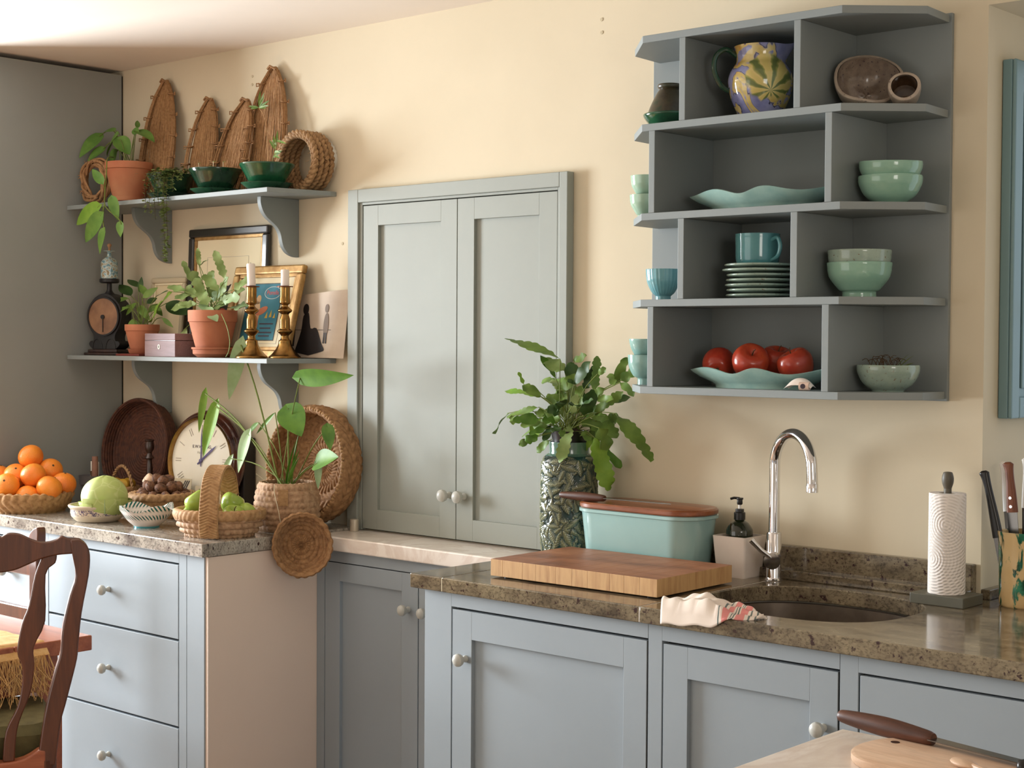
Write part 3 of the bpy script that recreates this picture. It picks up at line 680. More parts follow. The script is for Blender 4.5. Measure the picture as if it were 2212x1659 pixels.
boat('tall straw boat leaning on the wall behind the pothos, leftmost of four', -1.865, .2, .455, -.03, -.068, -.012, 1)
boat('shortest straw boat leaning on the wall, second from the left', -1.612, .168, .365, -.02, -.068, -.012, 2)
boat('straw boat tilted against the tallest one, third from the left', -1.435, .18, .338, .12, -.085, -.03, 3)
boat('tallest straw boat leaning on the wall beside the rope coil', -1.262, .215, .435, -.02, -.062, -.012, 4)
# green bowls on saucers
def green_bowl(i, x, y, R, H, mat, lab, slab, zr=.018):
    obj('saucer', G().lathe(hollow(curve_prof([(.045, 0), (.06, .004), (R*.92, zr), (R*.96, zr+.003)]), .004), 40), 'green_glaze_bright' if i else 'green_glaze', loc=(x, y, ZU), label=slab, cat='saucer', group='green glazed saucers on the upper shelf')
    return obj('green_bowl', G().lathe(hollow([(R*.52, 0), (R*.54, .003), (R*.7, H*.35), (R*.93, H*.82), (R, H*.95), (R*1.0, H)], .006), 44, fn=lambda a, k, r, z: (r*(1+.004*math.sin(22*z/.02)), z)), mat, loc=(x, y, ZU+.0052), label=lab, cat='bowl', group='green glazed bowls on the upper shelf')
green_bowl(0, -1.655, -.155, .085, .082, 'green_glaze', 'dark green glazed bowl behind the trailing string plant', 'dark green saucer under the string plant bowl')
green_bowl(1, -1.405, -.155, .09, .084, 'green_glaze', 'dark mottled green bowl in the middle of the upper shelf', 'green saucer under the middle mottled bowl')
green_bowl(1, -1.118, -.17, .089, .08, 'green_glaze_bright', 'brighter green glazed bowl next to the rope coil', 'green saucer under the bowl next to the rope coil', .02)
# string plant trailing from the first bowl
sp = thing('string_plant', 'string plant with tiny leaves trailing over the upper shelf edge', 'plant', (-1.655, -.155, ZU+.087))
obj('soil', G().lathe([(.076, -.02), (.04, -.012), (.004, -.01)], 18, cap0=False), 'soil', sp)
r = random.Random(8)
def small_leaf(g, p, s):
    a = r.uniform(0, 6.28); e = Vector((math.cos(a), math.sin(a)-.5, r.uniform(-.7, .3))).normalized(); q = e.cross(Vector((0, 0, 1))).normalized()
    p = Vector(p); g.add([p, p+e*s*.5+q*s*.5, p+e*s, p+e*s*.5-q*s*.5], [(0, 1, 2, 3)])
def strand(P, dens, s):
    P = smoothpts(P, 8); g = G().tube(P, .0008, 5); lf = G()
    for p in P:
        for _ in range(dens): small_leaf(lf, p+Vector((r.uniform(-.005, .005), r.uniform(-.005, .005), r.uniform(-.006, .006))), s*r.uniform(.6, 1.2))
    return g, lf
ox = Vector((-1.655, -.155, ZU+.087)); vines = G(); lv = G()
for (x, zb, den, s) in ((-1.545, 1.79, 7, .017), (-1.552, 1.93, 5, .015), (-1.53, 1.835, 5, .016), (-1.6, 1.925, 3, .011), (-1.63, 1.95, 3, .01), (-1.655, 1.96, 3, .01), (-1.58, 1.97, 3, .011), (-1.5, 2.02, 3, .011), (-1.46, 2.06, 3, .01)):
    g1, l1 = strand([(x-.04, -.19, 2.085), (x-.01, -.24, 2.088), (x, -.262, 2.06), (x, -.264, (2.06+zb)/2), (x+.006, -.263, zb)], den, s)
    vines.add(g1.v, g1.f); lv.add(l1.v, l1.f)
for i in range(170): small_leaf(lv, (-1.655+r.gauss(0, .04), -.155+r.gauss(0, .035), 2.09+abs(r.gauss(0, .012))), .017)
sh_ = Matrix.Translation(-ox)
obj('strands', vines.xf(sh_), 'twig', sp); obj('tiny_leaves', lv.xf(sh_), 'leaf_tiny', sp, smooth=0, kind='stuff')
# sprouts in middle bowl and bamboo sprig in the last
sp = thing('seedlings', 'few pale seedlings rising from the middle green bowl', 'seedlings', (-1.405, -.155, ZU+.06))
obj('soil', G().lathe([(.07, 0), (.03, .008), (.003, .009)], 18, cap0=False), 'soil', sp)
for i in range(5):
    x, y = rnd.uniform(-.05, .05), rnd.uniform(-.05, .02); h = rnd.uniform(.03, .05)
    obj('stem', G().tube([(x, y, .005), (x+.003, y, h*.6), (x+.008, y-.004, h)], .0012, 5), 'paper_cream', sp)
    obj('leaf', leafG(.014, .007, 'lance').xf(Matrix.Translation((x+.006, y-.004, h))), 'leaf_bright', sp)
sg = thing('bamboo_sprig', 'thin bamboo sprig with a spiky leaf tuft in the bright green bowl', 'sprig', (-1.118, -.17, ZU+.05))
obj('soil', G().lathe([(.07, 0), (.03, .008), (.003, .009)], 18, cap0=False), 'soil', sg)
obj('stem', G().tube(smoothpts([(-.015, .02, .005), (-.06, .05, .12), (-.115, .085, .2), (-.165, .1, .245)], 6), .0012, 5), 'straw_gold', sg)
for c, n, L in (((-.165, .1, .245), 12, .06), ((-.005, .03, .06), 9, .055)):
    if c[0] > -.1: obj('stem', G().tube([(-.01, .02, .005), c, (.02, .03, .12)], .001, 5), 'stem_green', sg)
    for i in range(n):
        c2 = Vector(c)+Vector((.02*i/n if c[0] > -.1 else 0, 0, .06*i/n if c[0] > -.1 else 0)); a = rnd.uniform(-.6, 3.6)
        d = Vector((math.cos(a), rnd.uniform(-.4, .1), math.sin(a)*.8)).normalized()
        leaf_at(sg, c2, c2+d*L*rnd.uniform(.6, 1), .008, 'leaf_pale' if i % 3 == 0 else 'leaf_fern', 'lance', nrm=VIEW)
# rope coil
g = G()
for ly in range(4):
    for k in range(2):
        R = .083+.0095*k; y = -.036+.0225*ly
        for s in range(2):
            pts = []
            for i in range(73):
                t = 2*pi*i/72; q = 16*t+s*pi+ly
                pts.append(((R+.005*math.cos(q))*math.cos(t), y+.005*math.sin(q), .0985+(R+.005*math.cos(q))*math.sin(t)))
            g.tube(pts, .0066, 6)
r = random.Random(5)
for i in range(60):
    t = r.uniform(0, 6.28); R = r.choice((.074, .098)); p = Vector((R*math.cos(t), r.uniform(-.05, .04), .0985+R*math.sin(t))); g.tube([p, p+Vector((r.uniform(-.012, .012), -.01, r.uniform(-.012, .012)))], .0007, 4)
obj('rope_coil', g, 'straw_rope', loc=(-1.066, -.052, ZU+.0005), smooth=60, label='thick coil of plaited esparto rope standing on the shelf end', cat='rope coil')

# ------------------------------------------------------------------ lower shelf
sc = thing('kitchen_scales', 'antique black cast-iron kitchen scales with a brown dial', 'scales', (-2.066, -.13, ZL), .3)
obj('plinth', G().box(-.078, .078, -.05, .05, 0, .01).box(-.066, .066, -.042, .042, .01, .022), 'wood_dark', sc, smooth=0, bev=.003)
body = smooth2([(-.05, .022), (-.062, .03), (-.07, .042), (-.062, .052), (-.05, .054), (-.05, .075), (-.066, .1), (-.078, .14), (-.07, .18), (-.045, .208), (-.022, .222), (0, .226)], 4)
body = body+[(-x, z) for x, z in reversed(body[:-1])]
obj('case', G().prism(body, -.03, .03, 'y'), 'black_iron', sc, smooth=40, bev=.003)
for sx in (-1, 1):
    obj('relief_arch', G().tube([(sx*(.03+.022*math.cos(t)), -.031, .024+.036*math.sin(t)) for t in [pi*i/12 for i in range(13)]], .0016, 6), 'black_iron', sc)
obj('dial', G().lathe([(.066, 0), (.066, .004), (.002, .005)], 48), simple('dial_brown', (150, 110, 78), .5, c2=(116, 82, 58), vs=14), sc, (0, -.031, .142), (pi/2, 0, 0))
obj('dial_rim', G().lathe([(.066, 0), (.072, 0), (.072, .007), (.066, .007), (.066, 0)], 48, cap0=False, cap1=False), 'black_iron', sc, (0, -.031, .142), (pi/2, 0, 0))
obj('pointer', G().box(-.0012, .0012, -.0385, -.0365, .085, .142).tube([(0, -.0375, .14), (0, -.041, .14)], .008, 14), 'black_iron', sc)
obj('column', G().lathe([(.02, .224), (.013, .232), (.009, .24), (.009, .262), (.012, .266)], 20), 'black_iron', sc)
obj('platform', G().lathe([(.03, .264), (.036, .268), (.036, .278), (.034, .28)], 32), 'black_iron', sc)
bo = thing('glass_bottle', 'small mottled blue glass bottle with a stopper on the scales', 'bottle', (-2.066, -.13, ZL+.2802))
t = NT('mottled_glass'); t.color(t.ramp(t.noise(80, 4), [(.42, lin((104, 140, 150))), (.52, lin((190, 204, 198))), (.6, lin((150, 134, 104)))])); t.set(Roughness=.08); MT['mottled'] = t.m
obj('body', G().lathe(curve_prof([(.028, 0), (.0305, .004), (.0305, .05), (.029, .062), (.02, .074), (.009, .082), (.0085, .098), (.02, .1), (.021, .102)], 4), 28), 'mottled', bo)
obj('stopper', G().lathe(curve_prof([(.005, .1), (.0045, .108), (.004, .114), (.0075, .12), (.007, .126), (.002, .129)], 3), 14), 'cork', bo)
obj('thin_book', G().box(-.07, .07, -.055, .055, 0, .0075), 'red_cover', loc=(-1.86, -.14, ZL), smooth=0, bev=.001, label='thin dark red book lying under the small terracotta pot', cat='book')
obj('saucer', G().lathe(hollow([(.042, 0), (.046, .003), (.05, .015), (.052, .018)], .004), 32), 'terracotta', loc=(-1.862, -.13, ZL+.0077), label='small terracotta saucer on the red book', cat='saucer')
o0 = (-1.862, -.13, ZL+.0122)
pl = flower_pot('potted_peace_lily', 'peace lily with dark leaves in a small terracotta pot', o0, .1, .038, .061, .024, 'terracotta')
for i, (B, T, W) in enumerate(LILY):
    leaf_at(pl, B, T, W*1.1, 'leaf_dark' if i in (0, 1, 2, 7, 8, 9) else 'leaf_fern', 'lance', o0, fold=.15, droop=.05)
    stem_to(pl, (o0[0]+rnd.uniform(-.025, .025), o0[1]+rnd.uniform(-.02, .02), o0[2]+.085), B, .0014, 'stem_green', o0, .1)
bx = thing('wooden_box', 'mauve-grey wooden box with an ivory keyhole on the lower shelf', 'box', (-1.625, -.18, ZL), .02)
obj('body', G().box(-.085, .085, -.045, .05, 0, .055), 'wood_box', bx, smooth=0, bev=.0015); obj('lid', G().box(-.085, .085, -.045, .05, .0565, .08), 'wood_box', bx, smooth=0, bev=.0015)
obj('seam', G().box(-.0835, .0835, -.0435, .0485, .054, .058), 'wood_dark', bx, smooth=0)
obj('keyhole_plate', G().lathe([(.0085, 0), (.0085, .0012), (.001, .0014)], 20, fn=lambda a, i, r, z: (r*(.72+.28*abs(math.sin(a))), z)), 'ivory', bx, (-.004, -.0452, .034), (pi/2, 0, 0))
obj('keyhole', G().box(-.0013, .0013, -.0475, -.0468, .03, .0385), 'ink_black', bx, (-.004, 0, 0), smooth=0)
obj('dark_box', G().box(-.09, .09, -.035, .035, 0, .08), 'mahogany', loc=(-1.56, -.085, ZL), smooth=0, bev=.002, label='dark red-brown box behind the fern pot', cat='box')
obj('saucer', G().lathe(hollow([(.05, 0), (.058, .006), (.066, .012), (.067, .026), (.071, .028), (.071, .034)], .006), 36), 'terracotta', loc=(-1.408, -.165, ZL), label='thick terracotta saucer under the fern pot', cat='saucer')
o0 = (-1.408, -.165, ZL+.0065)
pl = flower_pot('potted_fern', 'blue star fern in a terracotta pot in the middle of the lower shelf', o0, .152, .05, .082, .04, 'terracotta')
for i, (B, T, W) in enumerate(FERNP):
    leaf_at(pl, B, T, W*1.3, 'leaf_bright' if i == 0 else ('leaf_pale' if i in (5, 8, 12, 17) else 'leaf_silver'), 'strap', o0, fold=.2, droop=.06, wave=.12, lobes=3 if i not in (0, 1, 2, 3) else 6, name='frond')
    stem_to(pl, (o0[0]+rnd.uniform(-.03, .03), o0[1]+rnd.uniform(-.03, .02), o0[2]+.135), B, .0012, 'stem_green', o0, .1)
obj('runner', G().tube(smoothpts([Vector(p)-Vector(o0) for p in FVINE], 5), .0014, 6), 'leaf_silver', pl)
# framed prints
def frame(name, label, x0, x1, h, y0, y1, bw, dep, mo, mi, matc):
    """a frame leaning back from y0 at its foot to y1 at its head"""
    w = x1-x0; lean = math.atan2(y1-y0, h)
    t = thing(name, label, 'framed picture', ((x0+x1)/2, y0, ZL), (-lean, 0, 0))
    for a in ((-w/2, w/2, 0, bw), (-w/2, w/2, h-bw, h), (-w/2, -w/2+bw, bw, h-bw), (w/2-bw, w/2, bw, h-bw)):
        obj('frame_side', G().box(a[0], a[1], 0, dep, a[2], a[3]), mo, t, smooth=0, bev=.006)
    b2 = bw*.35
    g = G()
    for a in ((-w/2+bw-.002, w/2-bw+.002, bw-.002, bw+b2), (-w/2+bw-.002, w/2-bw+.002, h-bw-b2, h-bw+.002), (-w/2+bw-.002, -w/2+bw+b2, bw+b2, h-bw-b2), (w/2-bw-b2, w/2-bw+.002, bw+b2, h-bw-b2)): g.box(a[0], a[1], .006, dep-.002, a[2], a[3])
    obj('inner_slip', g, mi, t, smooth=0, bev=.002)
    obj('sheet', G().box(-w/2+bw, w/2-bw, .012, dep-.003, bw, h-bw), matc, t, smooth=0)
    return t, w, h
def flat(parent, name, polys, mat, y, th=.0006):
    g = G()
    for p in polys: g.prism(p, y-th, y, 'y')
    return obj(name, g, mat, parent, smooth=0)
def ell(cx, cz, rx, rz, n=28, a0=0, rot=0): return [(cx+rx*math.cos(a)*math.cos(rot)-rz*math.sin(a)*math.sin(rot), cz+rx*math.cos(a)*math.sin(rot)+rz*math.sin(a)*math.cos(rot)) for a in [2*pi*i/n for i in range(n)]]
t, w, h = frame('framed_print', 'dark framed print of black birds leaning at the back', -1.735, -1.295, .452, -.038, -.022, .03, .02, 'black_frame', 'gold_frame', 'paper_cream')
def rule(x0, x1, z0, z1, q): return [[(x0, z0), (x1, z0), (x1, z0+q), (x0, z0+q)], [(x0, z1-q), (x1, z1-q), (x1, z1), (x0, z1)], [(x0, z0), (x0+q, z0), (x0+q, z1), (x0, z1)], [(x1-q, z0), (x1, z0), (x1, z1), (x1-q, z1)]]
flat(t, 'ruled_border', rule(-.12, .11, .1, .35, .001), 'ink_light', .0118)
bird = smooth2([(-.06, .06), (-.055, .1), (-.062, .15), (-.05, .2), (-.03, .235), (-.012, .252), (0, .248), (.018, .254), (.012, .244), (.0, .225), (.01, .19), (.012, .15), (.0, .12), (-.02, .06)], 4)
flat(t, 'printed_bird', [bird], 'ink_black', .0117); flat(t, 'printed_bird', [[(x*.85+.09, z*.95+.0) for x, z in bird]], 'ink_black', .0116)
flat(t, 'printed_breast', [ell(-.028, .16, .02, .01)], simple('breast_red', (150, 60, 40), .7), .0112)
t, w, h = frame('framed_print', 'gilt framed blue advertising print behind the brass candlesticks', -1.45, -1.09, .322, -.118, -.034, .03, .022, 'gold_frame', 'gold_frame', 'paper_cream')
flat(t, 'mount_line', rule(-.105, .105, .052, .285, .0012), 'ink_light', .0118)
flat(t, 'print_edge', [[(-.092, .062), (.088, .062), (.088, .262), (-.092, .262)]], 'wood_grey', .0118)
MT['teal_ink'] = simple('teal_ink', (72, 140, 156), .7, c2=(52, 116, 140), vs=9)
flat(t, 'print', [[(-.089, .065), (.085, .065), (.085, .259), (-.089, .259)]], 'teal_ink', .0112)
flat(t, 'figure', [ell(-.03, .15, .02, .05), ell(-.028, .205, .012, .016), ell(-.05, .16, .012, .03, rot=.5)], simple('skin_ink', (214, 176, 130), .7), .0106)
flat(t, 'figure_dress', [ell(-.03, .11, .022, .04), ell(.0, .165, .03, .012, rot=.4)], simple('dress_ink', (200, 120, 84), .7), .01)
flat(t, 'sails', [[(.02, .14), (.034, .14), (.03, .162)], [(.042, .143), (.055, .143), (.05, .168)], [(.062, .14), (.074, .14), (.07, .158)]], simple('sail_ink', (206, 172, 74), .7), .0106)
og = G(); N = 36
og.add([(.038+(.042 if k else .040)*math.cos(a), .0105, .228+(.022 if k else .0205)*math.sin(a)) for k in (0, 1) for a in [2*pi*i/N for i in range(N)]], [(i, (i+1) % N, N+(i+1) % N, N+i) for i in range(N)])
obj('oval_line', og, 'paper_white', t, smooth=0)
MT['red_ink'] = simple('red_ink', (206, 70, 50), .6)
txt('lettering', 'Ponsila', .022, 'red_ink', t, (.038, .0104, .228), (pi/2, 0, 0))
for i, z in enumerate((.118, .103, .088, .076)): flat(t, 'small_print', [[(.0+.006*(i % 2), z), (.07-.008*(i % 2), z), (.07-.008*(i % 2), z+.0045), (.0+.006*(i % 2), z+.0045)]], 'ink', .0106)
t, w, h = frame('framed_print', 'pale framed print partly hidden behind the peace lily', -1.95, -1.742, .285, -.06, -.03, .02, .014, 'paper_card', 'paper_cream', 'paper')
flat(t, 'print', [[(-.06, .17), (.06, .17), (.06, .24), (-.06, .24)]], simple('grey_ink', (120, 118, 104), .7, c2=(150, 146, 124)), .0118)
flat(t, 'print', [[(-.06, .04), (.07, .04), (.07, .15), (-.06, .15)]], simple('tan_ink', (196, 160, 112), .7, c2=(220, 190, 140)), .0118)
# brass candlesticks
CS = curve_prof([(.052, 0), (.0525, .004), (.05, .008), (.044, .013), (.03, .03), (.022, .045), (.02, .058), (.0165, .06), (.013, .066), (.0125, .074), (.018, .08), (.0235, .086), (.0245, .09), (.018, .095), (.0165, .1), (.0165, .125), (.0135, .138), (.012, .142), (.0145, .146), (.022, .152), (.0235, .157), (.018, .162), (.0115, .168), (.011, .174), (.0165, .178), (.018, .184), (.0165, .2), (.0165, .228), (.017, .232)], 3)
def candlestick(x, y, k, ch, lab, clab, lean=0):
    t = thing('brass_candlestick', lab, 'candlestick', (x, y, ZL), 0, 'pair of brass candlesticks on the lower shelf')
    obj('shaft', G().lathe([(r*k, z*k) for r, z in CS], 40), 'brass', t, smooth=50)
    obj('drip_pan', G().lathe([(.012*k, .232*k), (.026*k, .232*k), (.0265*k, .2345*k), (.012*k, .236*k)], 32), 'copper_tarnish', t)
    c = thing('candle', clab, 'candle', (x, y, ZL+.2362*k), (0, lean, 0), 'white candles in the brass candlesticks')
    obj('wax', G().lathe([(.0135, 0), (.014, .002), (.0135, ch*.6), (.0145, ch-.004), (.0125, ch), (.003, ch-.003)], 24), 'wax', c)
    obj('wick', G().tube([(0, 0, ch-.004), (.0005, 0, ch+.004)], .0007, 5), 'ink_black', c)
candlestick(-1.177, -.185, 1.0, .072, 'left brass candlestick, holding the taller leaning candle', 'taller slightly leaning white candle in the left candlestick', -.07)
candlestick(-1.075, -.13, 1.0, .052, 'right brass candlestick, holding the shorter candle', 'shorter white candle stub in the right candlestick')
# old photograph
ph = thing('photograph', 'old sepia photograph with curled corner leaning on the wall', 'photograph', (-1.03, -.045, ZL), (-.12, 0, 0))
MT['sepia'] = simple('sepia', (206, 188, 166), .6, c2=(186, 166, 146), vs=7)
g = G().grid(14, 10, lambda u, v: (-.135+.265*u, .02*max(0, u-.75)**2*9-.0*v, .0025+(.205+.02*u)*v)); n0 = len(g.v); g.add([(x, y+.0006, z) for x, y, z in g.v], [tuple(reversed(f)) for f in g.f[:]])
obj('sheet', g, 'sepia', ph, smooth=60)
def P2(pts): return [[(x, z) for x, z in pts]]
flat(ph, 'printed_figure', P2(smooth2([(-.1, .02), (-.075, .09), (-.07, .14), (-.045, .15), (-.03, .1), (.0, .1), (.03, .05), (.045, .03), (.03, .022), (-.03, .01)], 3))+[ell(-.06, .163, .014, .018)], 'ink_black', -.001)
flat(ph, 'printed_figure', [ell(.045, .11, .012, .04), ell(.043, .165, .009, .014)], simple('photo_grey', (128, 112, 98), .7), -.001)
flat(ph, 'printed_figure', [[(.036, .05), (.042, .05), (.043, .085), (.037, .085)], [(.047, .05), (.053, .05), (.052, .085), (.046, .085)]], 'ink_black', -.0012)
flat(ph, 'printed_backdrop', [[(-.134, .0935), (.07, .0935), (.07, .095), (-.134, .095)], [(-.134, .04), (-.105, .04), (-.105, .16), (-.134, .16)]], simple('photo_dark', (60, 50, 46), .7), -.0008)

# ------------------------------------------------------------------ fruit and baskets on the left worktop
# orange basket
OB = (-2.01, -.495)
bk = thing('orange_basket', 'low round plaited straw basket heaped with oranges', 'basket', (OB[0], OB[1], ZC+.0005))
obj('plaited_wall', weave(hollow(curve_prof([(.112, 0), (.124, .012), (.138, .036), (.147, .058), (.145, .064)]), .008), 9, 30, .008, 'chev', 6, 6), 'straw_gold', bk, smooth=60)
r = random.Random(2)
def orange_fn(s):
    rr = random.Random(s); a0 = rr.uniform(0, 6)
    return lambda a, p: 1-.035*abs(math.cos(p))**8+.01*math.sin(2*a+a0)*math.sin(p)
t = NT('orange_skin'); t.color(t.ramp(t.noise(9, 4), [(.3, lin((246, 154, 52))), (.7, lin((238, 124, 44)))])); t.set(Roughness=.38); t.bump(t.voro(260), .35, .0012); MT['orange_skin'] = t.m
orange_mesh = G().ball((0, 0, 0), .0432, 28, 18, (1, 1, .95), orange_fn(1))
og = thing('orange', 'x', 'orange', (0, 0, 0), 0, 'oranges heaped in the low basket')
obj('peel', orange_mesh, 'orange_skin', og, smooth=80); obj('stem_scar', G().lathe([(.004, .0396), (.0035, .0408), (.0006, .0403)], 8), 'twig', og)
spots = []; labs = []
def osp(u, y, z, lab, rot=(0, 0, 0)): spots.append(((u, y, z), rot)); labs.append(lab)
b0 = ZC+.062
for p, lab in (
        ((-1.944, -0.539, 0.972), 'orange lying low in front, only its top above the basket rim'),
        ((-1.993, -0.589, 1.014), 'orange at the front left of the basket pile'),
        ((-1.890, -0.489, 1.007), 'orange at the front right of the pile'),
        ((-1.922, -0.413, 1.013), 'scarred brownish orange at the right end of the pile'),
        ((-2.116, -0.551, 1.036), 'orange at the left edge of the pile, cut by the picture'),
        ((-2.062, -0.568, 0.976), 'orange low at the left, cut by the picture edge'),
        ((-2.012, -0.494, 0.972), 'orange hidden low inside the pile'),
        ((-1.995, -0.412, 0.976), 'orange low at the back right of the basket'),
        ((-2.095, -0.490, 0.983), 'orange low at the back left of the basket'),
        ((-1.958, -0.510, 1.047), 'central bright orange resting on the others'),
        ((-2.038, -0.527, 1.042), 'orange left of the central one in the upper layer'),
        ((-1.990, -0.423, 1.057), 'orange behind the central one, to its right'),
        ((-2.024, -0.479, 1.106), 'topmost orange of the heap')):
    osp(*p, lab, (r.uniform(-1, 1), r.uniform(-1, 1), r.uniform(0, 6)))
copies(og, spots, labs, 'oranges heaped in the low basket')
# grey nursery pot with a cut stem and label
gp = thing('nursery_pot', 'grey plastic plant pot with a cut woody stem and white tag', 'plant pot', (-1.99, -.25, ZC))
obj('pot', G().lathe(hollow([(.036, 0), (.042, .06), (.044, .078), (.048, .08), (.05, .108), (.051, .11)], .002), 32), 'grey_plastic', gp)
obj('soil', G().lathe([(.046, .1), (.02, .104), (.003, .104)], 18, cap0=False), 'soil', gp)
obj('cut_stem', G().tube([(.012, .0, .095), (.011, .001, .14), (.009, .002, .178)], [.0115, .011, .0105], 12), simple('bark', (150, 110, 92), .8, c2=(122, 84, 70), vs=30), gp)
obj('side_twig', G().tube([(.006, -.006, .1), (-.002, -.008, .125)], .004, 8), 'twig', gp)
obj('plant_tag', G().box(-.034, .018, .012, .0128, .1, .158), 'paper_white', gp, smooth=0)
obj('tag_mark', G().box(-.022, -.016, .0112, .0119, .108, .112), 'ink_black', gp, smooth=0)
# small rope-handled basket with dried gourds
rb = thing('rope_basket', 'small rope-handled basket half hidden behind the cabbage', 'basket', (-1.882, -.2, ZC))
obj('coiled_wall', weave(hollow(curve_prof([(.048, 0), (.056, .02), (.062, .055), (.064, .075)]), .006), 8, 22, .004, 'knot'), 'straw_brown', rb, smooth=60)
obj('handle', rope([(-.062, 0, .07), (-.056, 0, .105), (-.025, 0, .14), (.01, 0, .145), (.045, 0, .115), (.062, 0, .07)], .006, 14), 'straw_rope', rb, smooth=60)
MT['gourd'] = simple('gourd', (206, 160, 50), .4, c2=(150, 120, 40), vs=10)
for dx, dy, s, lb in ((-.02, -.015, .026, 'yellow gourd on the left in the rope-handled basket'), (.024, -.012, .024, 'mottled yellow gourd on the right in the rope-handled basket'), (.0, .026, .024, 'yellow gourd at the back of the rope-handled basket')):
    gd = thing('gourd', lb, 'gourd', (-1.882+dx, -.2+dy, ZC+.082), 0, 'small gourds in the rope-handled basket')
    obj('skin', G().ball((0, 0, 0), s, 18, 12, (1, 1, .9), lambda a, p: 1+.05*math.cos(6*a)*math.sin(p)), 'gourd', gd); obj('stalk', G().tube([(0, 0, s*.8), (.003, 0, s*1.15)], .003, 6), 'twig', gd)
for i, (x, y) in enumerate(((-1.80, -.27), (-1.775, -.3))):
    lf = leafG(.05, .022, 'lance', .5, -.3).xf(Matrix.Rotation(.6+i, 4, 'Z')@Matrix.Rotation(-.2, 4, 'Y'))
    obj('dry_leaf', lf, 'twig', loc=(x, y, ZC+.0085), smooth=60, label=('curled dry brown leaf lying behind the cabbage', 'second dry leaf beside the walnut basket')[i], cat='leaf')
# cabbage on a painted dish
DX, DY = -1.575, -.505
t = NT('painted_dish'); sep = t.n('SeparateXYZ'); t.l(t.tc.outputs['Object'], sep.inputs[0])
band = t.ramp(sep.outputs[2], [(.0, 0), (.0215, 0), (.022, 1), (.041, 1), (.0415, 0)], 'CONSTANT')
mp = t.n('Math'); mp.operation = 'GREATER_THAN'; mp.inputs[1].default_value = .5
scroll = t.ramp(t.noise(70, 2, .5, None, 1.5), [(.47, 0), (.5, 1), (.56, 1), (.6, 0)])
mm = t.mix(1.0, band, scroll, 'MULTIPLY')
t.color(t.mix(mm, t.ramp(t.noise(12, 4), [(.3, lin((214, 200, 176))), (.7, lin((196, 180, 156)))]), lin((74, 66, 98)))); t.set(Roughness=.25); MT['painted_dish'] = t.m
ds = thing('painted_dish', 'cream dish with a blue scroll band and lug handle under the cabbage', 'dish', (DX, DY, ZC+.0003))
obj('bowl', G().lathe(hollow(curve_prof([(.062, 0), (.07, .004), (.082, .016), (.0855, .022), (.087, .03), (.0875, .042), (.092, .047), (.0945, .052), (.093, .056)], 4), .007), 52), 'painted_dish', ds)
lug = G()
for k in range(3): lug.ball((-.094, -.012+.012*k, .04-.004*abs(k-1)), .0085, 12, 8)
obj('lug_handle', lug, 'painted_dish', ds)
t = NT('cabbage_leaf')
nz = t.n('TexNoise'); nz.inputs['Scale'].default_value = 16; t.l(t.tc.outputs['Object'], nz.inputs['Vector']); va = t.n('VectorMath'); va.operation = 'MULTIPLY_ADD'; t.l(nz.outputs['Color'], va.inputs[0]); va.inputs[1].default_value = (.05, .05, .05); t.l(t.tc.outputs['Object'], va.inputs[2]); v1 = t.voro(17, va.outputs[0], 'DISTANCE_TO_EDGE')
t.color(t.mix(t.ramp(v1, [(.0, .45), (.04, .0)]), t.ramp(t.noise(7, 4), [(.3, lin((186, 197, 122))), (.7, lin((162, 178, 98)))]), lin((206, 212, 156)))); t.set(Roughness=.45); t.bump(v1, .25, .004); MT['cabbage_leaf'] = t.m
cb = thing('cabbage', 'round pale green cabbage sitting in the painted dish', 'cabbage', (DX+.035, DY+.005, ZC+.083), (0, 0, .3))
obj('head', G().ball((0, 0, 0), .074, 40, 28, (1.03, 1, .92), lambda a, p: 1+.012*math.sin(3*a+2*p)+.008*math.sin(7*a)), 'cabbage_leaf', cb, smooth=80)
for i, (az, el, sz) in enumerate(((-.9, .15, 1.5), (.6, .0, 1.4), (2.4, .2, 1.4), (-2.4, .5, 1.3))):
    g = G()
    def fn(u, v, az=az, el=el, sz=sz):
        p = pi*.04+(u)*sz*.95; a = (v-.5)*2.0*math.sin(min(pi/2, u*1.9))*1.0
        R = .0765+.006*u+.0035*math.sin(6*a+9*u)*u
        d = Vector((math.sin(p)*math.cos(a), math.sin(p)*math.sin(a), -math.cos(p)))
        return Matrix.Rotation(az, 3, 'Z')@Vector((d.x*R*1.03, d.y*R, d.z*R*.93))
    g.grid(16, 15, fn); k = len(g.v); g.add([tuple(Vector(q)*.982) for q in g.v], [tuple(reversed(f)) for f in g.f[:]])
    lf = obj('outer_leaf', g, 'cabbage_leaf', cb, smooth=70)
    obj('midrib', G().tube([tuple(Vector(fn(u, .5))*1.006) for u in [j/10 for j in range(11)]], [.0034*(1-j/12) for j in range(11)], 6), 'leaf_pale', lf)
